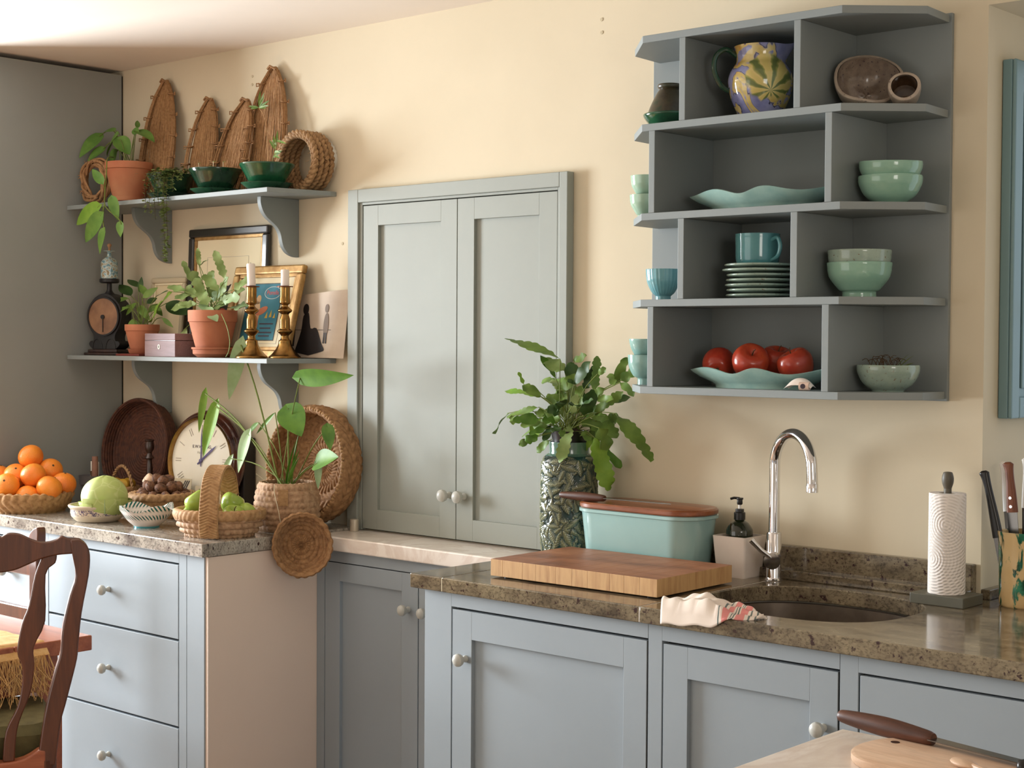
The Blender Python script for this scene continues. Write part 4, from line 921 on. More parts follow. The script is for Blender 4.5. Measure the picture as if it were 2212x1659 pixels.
# wavy green-edged bowl
t = NT('wavy_bowl'); sep = t.n('SeparateXYZ'); t.l(t.tc.outputs['Object'], sep.inputs[0])
at = t.n('Math'); at.operation = 'ARCTAN2'; t.l(sep.outputs[1], at.inputs[0]); t.l(sep.outputs[0], at.inputs[1])
cmb = t.n('CombineXYZ'); t.l(at.outputs[0], cmb.inputs[0]); t.l(sep.outputs[2], cmb.inputs[1])
mpp = t.n('Mapping'); t.l(cmb.outputs[0], mpp.inputs[0]); mpp.inputs['Rotation'].default_value = (0, 0, .0); mpp.inputs['Scale'].default_value = (1, 10, 1)
strokes = t.ramp(t.wave(4.2, 1.5, mpp.outputs[0], 'DIAGONAL'), [(.5, 0), (.6, 1)])
zone = t.ramp(sep.outputs[2], [(.026, 0), (.031, 1), (.042, 1), (.045, 0), (.053, .0), (.058, 1.0)])
t.color(t.mix(t.mix(1, strokes, zone, 'MULTIPLY'), t.mix(t.ramp(sep.outputs[2], [(.004, 1), (.007, 0)]), lin((222, 212, 204)), lin((60, 140, 150))), lin((20, 92, 82)))); t.set(Roughness=.15); MT['wavy_bowl'] = t.m
wb = curve_prof([(.04, 0), (.041, .006), (.045, .009), (.06, .022), (.075, .04), (.086, .056), (.09, .064)], 4)
obj('wavy_bowl', G().lathe(hollow(wb, .005), 72, fn=lambda a, i, r, z: (r*(1+.06*math.sin(4*a+.8)*max(0, (z-.01)/.055)**1.5), z+.011*math.sin(4*a+2.2)*max(0, (z-.015)/.05)**2)), 'wavy_bowl', loc=(-1.323, -.49, ZC), smooth=60,
    label='wavy-rimmed white bowl with dark green brush strokes', cat='bowl')
# walnut basket
WX, WY = -1.535, -.275
bk = thing('walnut_basket', 'deep plaited straw basket full of walnuts', 'basket', (WX, WY, ZC+.0005))
obj('plaited_wall', weave(hollow(curve_prof([(.08, 0), (.092, .02), (.102, .05), (.107, .062), (.107, .075), (.104, .08)]), .009), 9, 24, .006, 'chev', 6, 6), 'straw_gold', bk, smooth=60)
obj('rim_braid', weave([(.106, .058), (.114, .062), (.116, .07), (.113, .079), (.106, .081), (.1, .077), (.102, .06)], 2, 30, .004, 'chev', 8, 5), 'straw_rope', bk, smooth=60)
g = G(); r = random.Random(9)
for i in range(24): g.tube([(-.05+r.uniform(-.012, .012), -.098+r.uniform(-.003, .003), .06), (-.05+r.uniform(-.012, .012), -.093, .006)], .0016, 4)
obj('side_strap', g, 'straw_gold', bk, kind='stuff')
t = NT('walnut_shell'); t.color(t.ramp(t.noise(70, 4, .6, None, 1), [(.32, lin((62, 40, 28))), (.55, lin((124, 84, 58))), (.75, lin((150, 108, 78)))])); t.set(Roughness=.65); t.bump(t.noise(110, 4, .6, None, 1.5), .8, .002); MT['walnut_shell'] = t.m
wn = thing('walnut', 'x', 'walnut', (0, 0, 0), 0, 'walnuts in the straw basket')
obj('shell', G().ball((0, 0, 0), .0195, 24, 16, (1, .88, 1.1), lambda a, p: 1+.045*abs(math.cos(a))**14+.03*math.sin(5*a+3*math.sin(3*p))*math.sin(p)+.05*(abs(math.cos(p))**10)), 'walnut_shell', wn, smooth=80)
spots = []; labs = []
r = random.Random(12); pts = []
for lay, (R, zz, n) in enumerate(((.074, .072, 12), (.036, .074, 6), (.05, .102, 8), (.0, .09, 1), (.02, .122, 3))):
    for i in range(n):
        a = 2*pi*i/n+lay*.4; spots.append(((WX+R*math.cos(a), WY+R*math.sin(a), ZC+zz+r.uniform(-.003, .003)), (r.uniform(0, 3), r.uniform(0, 3), r.uniform(0, 6))))
        if lay == 0: labs.append('walnut in the outer ring against the basket rim')
        elif lay in (1, 3): labs.append('walnut buried in the middle of the walnut basket')
        elif lay == 2: labs.append('walnut in the upper layer of the walnut basket')
        else: labs.append('walnut on the very top of the walnut basket')
copies(wn, spots, labs, 'walnuts in the straw basket')
nc = thing('wooden_nutcracker', 'turned pale wooden cup-shaped nutcracker tilted on the walnuts', 'nutcracker', (WX-.052, WY-.03, ZC+.105), (-.5, .55, 0))
obj('cup', G().lathe(curve_prof([(.018, 0), (.021, .003), (.023, .02), (.022, .032), (.018, .037), (.004, .0385)], 4), 28), 'wood_pale', nc)
obj('turned_line', G().lathe([(.0228, .012), (.0232, .0125), (.0228, .013)], 28, cap0=False, cap1=False), 'wood_handle', nc)
# handled basket with green apples
HX, HY = -.985, -.462
bk = thing('handled_basket', 'oval knotted basket with a flat plaited handle, holding green apples', 'basket', (HX, HY, ZC+.0005), .62)
hp = hollow(curve_prof([(.085, 0), (.098, .008), (.114, .035), (.122, .06), (.126, .07), (.123, .076)]), .011)
obj('knotted_wall', weave(hp[:7]+hp[7:], 17, 34, .0085, 'knot', 5, 5, 1.08, .86), 'straw_tan', bk, smooth=60)
obj('rim_plait', weave([(.121, .052), (.129, .056), (.133, .068), (.131, .08), (.122, .084), (.114, .079), (.115, .056)], 2, 46, .0025, 'chev', 8, 5, 1.07, .86), 'straw_gold', bk, smooth=60)
hpts = smoothpts([(0, -.104, .004), (0, -.114, .05), (0, -.108, .1), (0, -.085, .165), (0, -.045, .2), (0, 0, .21), (0, .045, .2), (0, .085, .165), (0, .108, .1), (0, .112, .05)], 6)
g = G(); n = len(hpts)
for side in (1, -1):
    def hf(u, v, side=side):
        k = u*(n-1); i = min(n-2, int(k)); p = hpts[i].lerp(hpts[i+1], k-i); tg = (hpts[i+1]-hpts[i]).normalized(); nn = Vector((0, -tg.z, tg.y))
        if nn.z < 0 and i > 10 and i < n-10: nn = -nn
        ss = v*2-1; h = .004*abs(math.sin(pi*(k*1.0+abs(ss)*1.3)))
        return (ss*.027, p.y+nn.y*side*(.002+h), p.z+nn.z*side*(.002+h))
    g.grid(n*6, 17, hf)
obj('plaited_handle', g, 'straw_gold', bk, smooth=60)
for sx in (-1, 1): obj('handle_edge', G().tube([(sx*.027, p.y, p.z) for p in hpts], .0032, 6), 'straw_gold', bk)
t = NT('green_apple'); t.color(t.ramp(t.noise(14, 4), [(.3, lin((168, 188, 88))), (.7, lin((142, 168, 66)))])); t.set(Roughness=.22); MT['green_apple'] = t.m
def apple_prof(R): return [(.002, -R*.78), (R*.25, -R*.84), (R*.55, -R*.76), (R*.84, -R*.42), (R, R*.08), (R*.96, R*.45), (R*.75, R*.78), (R*.42, R*.86), (R*.18, R*.74), (.002, R*.62)]
def apple(name, label, mat, R, loc, rot, group, scar=False):
    t = thing(name, label, 'apple', loc, rot, group)
    obj('flesh', G().lathe(curve_prof(apple_prof(R), 3), 30, fn=lambda a, i, r, z: (r*(1+.02*math.cos(5*a)*abs(z)/R), z)), mat, t, smooth=80)
    obj('stalk', G().tube([(0, 0, R*.6), (.002, 0, R*.95), (.005, .001, R*1.1)], .0014, 6), 'twig', t)
    obj('calyx', G().lathe([(.005, -R*.8), (.004, -R*.83), (.001, -R*.8)], 8), 'twig', t); return t
ga = 'green apples in the handled basket'
apple('green_apple', 'large green apple left of the basket handle', 'green_apple', .039, (HX-0.042, HY-0.048, ZC+.100), (.3, -.5, .2), ga)
apple('green_apple', 'green apple low at the left end of the handled basket', 'green_apple', .033, (HX-0.067, HY-0.048, ZC+.060), (.9, -.6, 1), ga)
apple('green_apple', 'green apple just behind the handle on its right', 'green_apple', .036, (HX+0.007, HY+0.042, ZC+.094), (-.4, .3, 0), ga)
apple('green_apple', 'green apple with stalk low right of the handle', 'green_apple', .038, (HX+0.059, HY+0.007, ZC+.058), (.35, .25, .5), ga)
apple('green_apple', 'green apple at the right end of the handled basket', 'green_apple', .034, (HX+0.057, HY+0.055, ZC+.064), (.5, .9, 2), ga)
apple('green_apple', 'green apple at the bottom middle of the handled basket', 'green_apple', .034, (HX+0.005, HY-0.027, ZC+.050), (.3, .3, 2), ga)
# dried pods behind the handled basket
pd = thing('dried_pods', 'pale dried seed pods and twigs beside the woven planter', 'dried pods', (-1.13, -.27, ZC))
for i in range(5):
    x, y = -.04+.02*i, rnd.uniform(-.01, .01); obj('pod', G().ball((x, y, .016+.012*(i % 2)), .015, 14, 10, (1.2, .8, .9)), 'paper' if i % 2 else 'straw_brown', pd)
obj('twig', rope([(-.03, -.01, .03), (-.01, -.02, .05), (.02, -.015, .052), (.045, 0, .035)], .004, 12), 'twig', pd)
# dark round tray against the wall
tr = thing('dark_tray', 'large dark brown round woven tray propped against the wall', 'tray', (-1.94, -.055, ZC+.1915), (pi/2-.13, 0, .05))
obj('coiled_basketry', weave([(.002, 0), (.165, 0), (.178, .004), (.184, .03), (.186, .058), (.182, .062), (.177, .058), (.172, .02), (.16, .008), (.002, .007)], 44, 30, .0022, 'ring', 4, 3), 'straw_dark', tr, smooth=60)
obj('rim_binding', G().tube([(.182*math.cos(a), .182*math.sin(a), .061) for a in [2*pi*i/60 for i in range(61)]], .004, 8), 'straw_dark', tr)
# turned dark candlestick
obj('turned_candlestick', G().lathe(curve_prof([(.034, 0), (.036, .005), (.03, .012), (.014, .02), (.011, .03), (.0125, .08), (.0115, .14), (.009, .17), (.013, .174), (.0165, .178), (.013, .184), (.0085, .192), (.009, .198), (.0155, .208), (.0165, .222), (.0145, .236), (.0175, .239), (.0175, .243), (.009, .243), (.008, .226)], 3), 28), 'wood_dark', loc=(-1.79, -.15, ZC), label='dark turned wooden candlestick in front of the brown tray', cat='candlestick')
# clock
ck = thing('wall_clock', 'round mahogany dial clock propped on the worktop behind the walnuts', 'clock', (-1.548, -.072, ZC+.1765), (pi/2-.07, 0, .15))
obj('case', G().lathe(curve_prof([(.15, 0), (.17, .002), (.176, .014), (.17, .028), (.162, .034), (.158, .042), (.152, .048), (.147, .05)], 4)+[(.147, .03), (.002, .03)], 72), 'mahogany', ck, smooth=50)
obj('bezel', G().lathe([(.147, .03), (.151, .049), (.148, .053), (.143, .05), (.142, .036), (.147, .03)], 72, cap0=False, cap1=False), 'brass', ck)
obj('dial', G().lathe([(.143, .03), (.142, .036), (.08, .0375), (.002, .038)], 64, cap0=False), 'dial', ck)
g = G()
NUM = {12: 2, 1: 1, 2: 2, 3: 3, 4: 3, 5: 1, 6: 2, 7: 3, 8: 3, 9: 2, 10: 1, 11: 2}
for hnum, n in NUM.items():
    th = pi/2-2*pi*hnum/12; m = Matrix.Translation((0, 0, .0375))@Matrix.Rotation(th-pi/2, 4, 'Z')
    for k in range(n):
        xo = (k-(n-1)/2)*.0085; i0 = len(g.v); g.box(xo-.0012, xo+.0012, .098, .124, 0, .0008); g.xf(m, i0)
obj('roman_numerals', g, 'ink_light', ck, smooth=0)
def hand(name, ang, L, w):
    m = Matrix.Translation((0, 0, .041))@Matrix.Rotation(ang, 4, 'Z'); i = G().prism([(-.02, -w*.8), (0, -w), (L*.7, -w*1.3), (L, 0), (L*.7, w*1.3), (0, w), (-.02, w*.8)], 0, .001)
    obj(name, i.xf(m), 'ink_blue', ck, smooth=0)
hand('hour_hand', pi/2-2*pi*1.72/12, .088, .0032); hand('minute_hand', pi/2+.02, .112, .0022)
obj('hand_boss', G().lathe([(.007, .039), (.007, .044), (.002, .045)], 18), 'ink_blue', ck)
txt('maker_lettering', 'E.W.W    NG,', .0155, 'ink', ck, (.0, .048, .0382), (0, 0, 0))
txt('maker_lettering', 'Hast...', .0125, 'ink_light', ck, (-.006, .028, .0382), (0, 0, 0))
obj('glass', G().lathe([(.143, .0495), (.1, .0525), (.002, .054)], 48, cap0=False, cap1=True), 'pane', ck)
db = thing('black_box', 'tall black wooden box with a hanging ring behind the clock', 'box', (-1.455, -.03, ZC))
obj('body', G().box(-.075, .075, -.024, .026, 0, .262), 'dark_box', db, smooth=0, bev=.002)
obj('hanging_ring', G().tube([(-.02+.0085*math.cos(a), 0, .272+.0125*math.sin(a)) for a in [2*pi*i/20 for i in range(21)]], .0014, 6), 'black_iron', db)
cd = thing('postcard', 'cream card with printed capitals standing in front of the clock', 'card', (-1.445, -.165, ZC), (-.12, 0, .25))
obj('sheet', G().box(-.055, .055, 0, .0012, 0, .1), 'paper_card', cd, smooth=0); txt('lettering', 'PSTEA', .017, 'ink_black', cd, (-.015, -.0003, .083), (pi/2, 0, 0))
cd = thing('postcard', 'grey striped card standing left of the lettered card', 'card', (-1.59, -.166, ZC), (-.1, 0, .15))
obj('sheet', G().box(-.06, .045, 0, .0012, 0, .118), 'paper_card', cd, smooth=0)
flat(cd, 'stripes', [[(-.005+.009*k, .075), (.0-.0+.009*k, .075), (.02+.009*k, .112), (.015+.009*k, .112)] for k in range(3)], 'ink_black', -.0002)
# woven planter with the climbing plant
o0 = (-.952, -.222, ZC+.0005)
pl = thing('planter', 'woven planter with a long-stemmed heart-leaf plant beside the round tray', 'potted plant', o0)
obj('woven_pot', weave(hollow(curve_prof([(.092, 0), (.098, .015), (.101, .07), (.1, .11), (.094, .128), (.09, .146), (.089, .15)]), .007), 26, 34, .0045, 'knot', 4, 5), 'straw_tan', pl, smooth=60)
obj('soil', G().lathe([(.084, .13), (.04, .135), (.004, .136)], 20, cap0=False), 'soil', pl)
g = G().box(-.015, .015, -.1065, -.1035, .085, .135).xf(Matrix.Rotation(.75, 4, 'Z')); obj('fabric_tab', g, 'straw_gold', pl, smooth=0)
RT = Vector(PHIL_ROOT[0])
for i, (B, T, W) in enumerate(PHIL):
    mat = 'leaf_green' if i in (1, 2, 3, 4) else ('leaf_pale' if i in (0, 5, 6, 11) else 'leaf_pothos')
    nrm = {1: (.66, -.72, -.25), 2: (.62, -.75, .2)}.get(i)
    if i == 3 or i == 4: mat = 'leaf_bright'
    leaf_at(pl, B, T, W*1.08, mat, 'heart' if i not in (7, 8) else 'lance', o0, nrm=nrm, fold=.12 if i < 3 else .35, droop=.06)
    a = Vector((o0[0]+rnd.uniform(-.03, .03), o0[1]+rnd.uniform(-.02, .02), o0[2]+.13))
    stem_to(pl, a, B, .0028 if i in (0, 2, 3, 4) else .0018, 'stem_green', o0, .07)
for i in range(4):
    a = Vector((rnd.uniform(-.02, .03), rnd.uniform(-.02, .0), .13)); obj('sheath', leafG(.12+.02*i, .016, 'lance', .7, .05).xf(Matrix.Translation(a)@Matrix.Rotation(-1.1-.12*i, 4, 'Y')@Matrix.Rotation(.3*i, 4, 'X')), 'leaf_green', pl, smooth=60)
obj('aerial_root', G().tube(smoothpts([(-.02, -.03, .13), (-.06, -.05, .16), (-.08, -.06, .175)], 4), .0008, 5), 'paper_card', pl)
# big round seagrass tray
tr = thing('seagrass_tray', 'large round braided seagrass tray leaning beside the wall cupboard', 'tray', (-1.0, -.018, ZC+.19), (pi/2-.1, 0, .02))
obj('braided_body', weave([(.002, 0), (.14, 0), (.165, .004), (.181, .02), (.187, .05), (.184, .088), (.178, .094), (.172, .088), (.174, .05), (.168, .022), (.15, .012), (.002, .01)], 22, 34, .009, 'chev', 6, 6), 'straw_brown', tr, smooth=60)
g = G()
for i in range(92):
    a = 2*pi*i/92; g.ball((.1795*math.cos(a), .1795*math.sin(a), .095), .0062, 8, 6, (1, 1, 1.1))
obj('rim_wrapping', g, 'straw_gold', tr, smooth=70)
# small round basket hanging from the planter
hb = thing('hanging_basket', 'small shallow woven basket hanging by a cord over the worktop end', 'basket', (-.812, -.285, ZC-.03), (pi/2-.12, 0, .95))
obj('woven_bowl', weave([(.002, 0), (.045, .001), (.07, .01), (.084, .03), (.0885, .052), (.086, .055), (.082, .05), (.078, .032), (.064, .015), (.04, .007), (.002, .006)], 17, 24, .006, 'knot', 5, 5, 1.0, 1.08), 'straw_brown', hb, smooth=60)
m = (Matrix.Translation(hb.location)@hb.rotation_euler.to_matrix().to_4x4()).inverted()
obj('cord', G().tube(smoothpts([m@Vector(p) for p in ((-.905, -.312, 1.072), (-.885, -.33, 1.05), (-.852, -.342, 1.0), (-.835, -.345, .955))], 5), .0011, 5), 'paper_card', hb)
obj('metal_cap', G().lathe([(.0135, 0), (.014, .002), (.014, .036), (.012, .038), (.002, .038)], 24), 'metal_pale', loc=(-.822, -.055, .9125), label='small pale metal cylinder at the foot of the wall cupboard', cat='cylinder')

# ------------------------------------------------------------------ crockery in the rack
R1, R2, R3, R4 = RZ[1], RZ[2], RZ[3], RZ[4]
tg = thing('tagine', 'green and brown glazed tagine with conical lid, top left of the rack', 'tagine', (.458, -.135, R1))
t = NT('tagine_lid'); t.color(t.ramp(t.noise(30, 5), [(.35, lin((52, 44, 32))), (.55, lin((70, 62, 44))), (.7, lin((40, 54, 36)))])); t.set(Roughness=.3); MT['tagine_lid'] = t.m
obj('dish', G().lathe(curve_prof([(.034, 0), (.04, .003), (.058, .022), (.067, .036), (.066, .042), (.058, .043)], 4), 36), 'green_glaze_bright', tg)
obj('lid', G().lathe(curve_prof([(.056, .0435), (.05, .06), (.04, .082), (.03, .1), (.025, .106), (.03, .109), (.031, .116), (.026, .119), (.006, .116)], 4), 36), 'tagine_lid', tg)
# painted jug
t = NT('jug_paint')
v = t.vec((1, 1, 1), (.3, .2, .1)); swirl = t.noise(9, 3, .5, v, 2.2); sep = t.n('SeparateXYZ'); t.l(t.tc.outputs['Object'], sep.inputs[0])
bg = t.ramp(t.noise(14, 4), [(.3, lin((96, 102, 158))), (.6, lin((150, 152, 190)))])
pet = t.ramp(swirl, [(.5, 0), (.53, 1), (.6, 1), (.63, 0)])
c = t.mix(pet, bg, t.ramp(t.noise(24, 3), [(.35, lin((214, 196, 140))), (.6, lin((196, 172, 96))), (.72, lin((196, 140, 80)))]))
edge = t.ramp(swirl, [(.485, 0), (.5, 1), (.515, 0)]); c = t.mix(edge, c, lin((40, 34, 52)))
# the large leaf painted on the front
gr = t.n('VectorMath'); gr.operation = 'DISTANCE'; gr.inputs[1].default_value = (.012, -.078, .098); t.l(t.tc.outputs['Object'], gr.inputs[0])
wv = t.noise(20, 2, .5, None, .8); ad = t.n('Math'); ad.operation = 'MULTIPLY_ADD'; t.l(wv, ad.inputs[0]); ad.inputs[1].default_value = .05; t.l(gr.outputs['Value'], ad.inputs[2])
lf = t.ramp(ad.outputs[0], [(.082, 1), (.088, 0)])
ax = t.n('Math'); ax.operation = 'ADD'; ax.inputs[1].default_value = -.012; t.l(sep.outputs[0], ax.inputs[0])
az = t.n('Math'); az.operation = 'ADD'; az.inputs[1].default_value = -.062; t.l(sep.outputs[2], az.inputs[0])
an = t.n('Math'); an.operation = 'ARCTAN2'; t.l(az.outputs[0], an.inputs[0]); t.l(ax.outputs[0], an.inputs[1])
a2 = t.n('Math'); a2.operation = 'MULTIPLY'; a2.inputs[1].default_value = 9; t.l(an.outputs[0], a2.inputs[0])
a3 = t.n('Math'); a3.operation = 'MULTIPLY_ADD'; a3.inputs[1].default_value = 3.5; t.l(t.noise(30, 2), a3.inputs[0]); t.l(a2.outputs[0], a3.inputs[2])
a4 = t.n('Math'); a4.operation = 'SINE'; t.l(a3.outputs[0], a4.inputs[0])
a5 = t.n('Math'); a5.operation = 'MULTIPLY_ADD'; a5.inputs[1].default_value = .5; a5.inputs[2].default_value = .5; t.l(a4.outputs[0], a5.inputs[0])
c = t.mix(lf, c, t.ramp(a5.outputs[0], [(.1, lin((206, 186, 110))), (.45, lin((212, 190, 122))), (.62, lin((160, 158, 84))), (.9, lin((104, 116, 64)))]))
t.color(c); t.set(Roughness=.1); t.b.inputs['Coat Weight'].default_value = .5; MT['jug_paint'] = t.m
jg = thing('painted_jug', 'blue and yellow flower-painted jug with a green handle', 'jug', (.742, -.148, R1), .75)
def jugfn(a, i, r, z):
    k = max(0, (z-.135)/.045); c = max(0, math.cos(a))**10; return (r*(1+.42*c*k), z+.012*c*k)
obj('body', G().lathe(hollow(curve_prof([(.045, 0), (.05, .004), (.058, .02), (.072, .052), (.0795, .085), (.078, .108), (.068, .128), (.06, .14), (.0595, .155), (.0635, .172), (.066, .178)], 4), .004), 56, fn=jugfn), 'jug_paint', jg, smooth=60)
obj('handle', G().tube(smoothpts([(-.058, 0, .155), (-.085, 0, .172), (-.11, 0, .155), (-.114, 0, .12), (-.098, 0, .085), (-.077, 0, .07)], 6), [.0065]*31, 10), 'green_glaze', jg)
# tilted stoneware
bt = thing('stoneware_bowl', 'rough grey stoneware bowl tilted up to show its inside', 'bowl', (1.008, -.098, R1+.066), (.98, .2, .5))
obj('outside', G().lathe(hollow(curve_prof([(.025, -.05), (.035, -.048), (.06, -.03), (.074, .0), (.079, .018), (.077, .022)], 4), .005), 40, fn=lambda a, i, r, z: (r*(1+.03*math.sin(2*a+1)+.015*math.sin(5*a)), z+.004*math.sin(3*a))), 'stoneware', bt, smooth=60)
obj('inside_glaze', G().lathe(curve_prof([(.0715, .018), (.068, .0), (.055, -.025), (.032, -.0415), (.004, -.044)], 4), 40, fn=lambda a, i, r, z: (r*(1+.03*math.sin(2*a+1)+.015*math.sin(5*a))-.0008, z+.0012+.004*math.sin(3*a)), cap0=False), 'stoneware_inside', bt, smooth=60)
ct = thing('stoneware_cup', 'small crackled cup lying with its brown glazed inside showing', 'cup', (1.118, -.125, R1+.037), (1.25, 0, .45))
obj('outside', G().lathe(hollow(curve_prof([(.026, -.034), (.032, -.03), (.037, .0), (.037, .02), (.035, .024)], 4), .0055), 32, fn=lambda a, i, r, z: (r*(1+.02*math.sin(3*a)), z)), 'stoneware', ct, smooth=60)
obj('inside_glaze', G().lathe([(.0296, .018), (.0302, .0), (.027, -.024), (.004, -.0275)], 30, fn=lambda a, i, r, z: (r*(1+.02*math.sin(3*a))-.0006, z+.0005), cap0=False), 'stone_brown', ct)
# cups and bowls
def footed(R, H, foot, fh, flare=1.0):
    return hollow(curve_prof([(foot, 0), (foot*1.0, fh), (foot*1.15, fh+.003), (R*.72, H*.32), (R*.94, H*.6), (R*flare, H*.92), (R*flare, H)], 4), .0035)
def cup(label, loc, R, H, foot, fh, mat, group=None, cat='cup', rib=0, flare=1.0):
    fn = (lambda a, i, r, z: (r*(1+.035*abs(math.sin(rib*a/2+z*8))*(1 if z > fh+.004 else 0)), z)) if rib else (lambda a, i, r, z: (r*(1+.003*math.sin(z*420)), z))
    return obj('tea_bowl' if cat == 'cup' else 'soup_bowl', G().lathe(footed(R, H, foot, fh, flare), 96 if rib else 44, fn=fn), mat, loc=loc, smooth=60, label=label, cat=cat, group=group)
def plain_bowl(label, loc, R, H, mat, group, dz=0): 
    return obj('soup_bowl', G().lathe(hollow(curve_prof([(R*.5, 0), (R*.53, .004), (R*.78, H*.28), (R*.95, H*.62), (R, H*.9), (R*.985, H)], 4), .004), 52, fn=lambda a, i, r, z: (r*(1+.004*math.sin(z*300)), z)), mat, loc=loc, smooth=60, label=label, cat='bowl', group=group)
cup('lower pale green cup of the nested pair, second shelf left end', (.38, -.128, R2), .043, .062, .022, .008, 'celadon_light', 'nested pale green cups')
cup('upper pale green cup nested in another, second shelf left end', (.38, -.128, R2+.05), .041, .062, .02, .008, 'celadon_light', 'nested pale green cups')
cup('ribbed blue-green tea bowl at the left end of the third shelf', (.447, -.14, R3), .044, .082, .02, .012, 'teal_light', rib=26)
cup('lower aqua footed cup of the nested pair, bottom shelf left end', (.382, -.128, R4), .046, .078, .02, .015, 'aqua', 'nested aqua cups')
cup('upper aqua cup nested in another, bottom shelf left end', (.382, -.128, R4+.06), .041, .06, .019, .008, 'aqua', 'nested aqua cups', flare=1.05)
plain_bowl('lower celadon bowl of the stacked pair at the right of the second shelf', (1.09, -.135, R2), .074, .064, 'celadon', 'stacked celadon bowls on the second shelf')
plain_bowl('upper celadon bowl of the stacked pair at the right of the second shelf', (1.09, -.135, R2+.034), .073, .064, 'celadon', 'stacked celadon bowls on the second shelf').rotation_euler = (.05, .04, 0)
cup('lower footed green bowl of the stacked pair on the third shelf', (1.01, -.13, R3), .076, .083, .04, .014, 'celadon', 'stacked footed bowls on the third shelf', 'bowl')
cup('upper footed green bowl of the stacked pair on the third shelf', (1.01, -.13, R3+.029), .0745, .083, .038, .012, 'celadon_worn', 'stacked footed bowls on the third shelf', 'bowl')
plain_bowl('single celadon bowl with dried sprigs at the right of the bottom shelf', (1.088, -.13, R4), .073, .062, 'celadon_worn', None)
dsx = thing('dried_sprigs', 'dried twiggy sprigs lying in the bottom shelf bowl', 'sprigs', (1.088, -.13, R4+.05)); r = random.Random(21)
g = G()
for i in range(26):
    a = r.uniform(0, 6.28); p = Vector((r.uniform(-.04, .02), r.uniform(-.03, .03), .005)); q = p+Vector((.025*math.cos(a), .02*math.sin(a), r.uniform(.01, .03))); g.tube(smoothpts([p, p.lerp(q, .5)+Vector((0, 0, .012)), q], 3), .0008, 4)
obj('twigs', g, 'twig', dsx, kind='stuff')
for i in range(4): obj('blade', leafG(.045, .004, 'lance', .3, .1).xf(Matrix.Translation((.025+.006*i, -.01, .005))@Matrix.Rotation(-.9-.1*i, 4, 'Y')@Matrix.Rotation(.6*i, 4, 'Z')), 'stem_green', dsx)
# plates with a mug on top
for i in range(7):
    R = (.083, .082, .08, .082, .084, .088, .084)[i]
    obj('side_plate', G().lathe(hollow(curve_prof([(.05, 0), (.053, .0015), (.066, .003), (R-.002, .0062), (R+.001, .0085), (R+.0005, .011), (R-.003, .0122)], 4), .004), 52), 'celadon_worn', loc=(.752+.003*math.sin(i*2.1), -.158+.003*math.cos(i*1.7), R3+.0003+.0123*i), label='worn celadon side plate, '+('bottom of the stack of seven', 'second from the bottom of the stack', 'third from the bottom of the stack', 'in the middle of the stack of seven', 'fifth from the bottom of the stack', 'second from the top, the widest of the stack', 'top of the stack, under the mug')[i], cat='plate', group='stack of worn celadon side plates')
mg = thing('mug', 'turquoise ringed mug standing on the stack of plates', 'mug', (.745, -.158, R3+.0775), -.3)
obj('cup', G().lathe(hollow(curve_prof([(.044, 0), (.049, .003), (.053, .02), (.0545, .06), (.055, .082)], 4), .004), 52, fn=lambda a, i, r, z: (r*(1+.006*math.sin(z*700)), z)), 'teal', mg, smooth=60)
obj('handle', G().tube(smoothpts([(.052, 0, .066), (.074, 0, .07), (.084, 0, .05), (.075, 0, .026), (.05, 0, .016)], 6), .005, 10), 'teal', mg)
# wavy platters
def platter(label, x, y, z, L, W, ph):
    def fn(a, i, r, zz):
        k = max(0, (zz-.01)/.035); e = 1/math.sqrt((math.cos(a)/L)**2+(math.sin(a)/W)**2)
        return (r*e*(1+.03*math.sin(5*a+ph)*k), zz+.0075*math.sin(5*a+ph)*k**1.5+.008*abs(math.cos(a))**14*k)
    o = hollow([(.62, 0), (.63, .008), (.7, .014), (.86, .026), (.97, .038), (1.0, .042)], .03)
    o = [(rr, zz) for rr, zz in o]
    o = [(.002, 0), (.62, 0), (.63, .008), (.7, .014), (.86, .026), (.97, .038), (1.0, .043), (.975, .044), (.94, .04), (.83, .03), (.66, .019), (.002, .016)]
    return obj('platter', G().lathe(o, 96, fn=fn), 'platter_glaze', loc=(x, y, z), smooth=60, label=label, cat='platter', group='long wavy-edged celadon platters')
platter('empty long wavy-edged platter on the second shelf of the rack', .758, -.148, R2, .222, .105, 0.4)
platter('long wavy-edged platter holding red apples on the bottom shelf', .758, -.148, R4, .212, .105, 1.2)
t = NT('red_apple'); sep = t.n('SeparateXYZ'); t.l(t.tc.outputs['Object'], sep.inputs[0]); t.color(t.mix(t.ramp(t.noise(26, 4, .6, t.vec((1, 1, .4))), [(.35, 0.0), (.75, .8)]), t.mix(t.ramp(sep.outputs[2], [(.0, 0), (.001, 0)]), t.ramp(t.noise(11, 5, .6, t.vec((1, 1, .6))), [(.3, lin((196, 84, 48))), (.7, lin((150, 38, 34)))]), lin((200, 150, 60))), lin((176, 66, 44)))); t.set(Roughness=.22); MT['red_apple'] = t.m
ra = 'red apples on the platter in the rack'
apple('red_apple', 'red apple with yellow base turned outwards, leftmost on the platter', 'red_apple', .043, (.628, -.148, R4+.055), (-1.25, .2, .55), ra)
apple('red_apple', 'largest red apple in the middle front of the platter', 'red_apple', .046, (.735, -.17, R4+.061), (.5, .6, 0), ra)
apple('red_apple', 'dark red apple behind the middle one', 'red_apple', .043, (.765, -.098, R4+.062), (.2, .3, 0), ra)
apple('red_apple', 'red apple at the right end of the platter', 'red_apple', .044, (.848, -.14, R4+.056), (.4, -.3, 0), ra)
sn = thing('napkin', 'pale folded napkin with a rolled end on the bottom shelf edge', 'napkin', (.915, -.247, R4+.0005), .12)
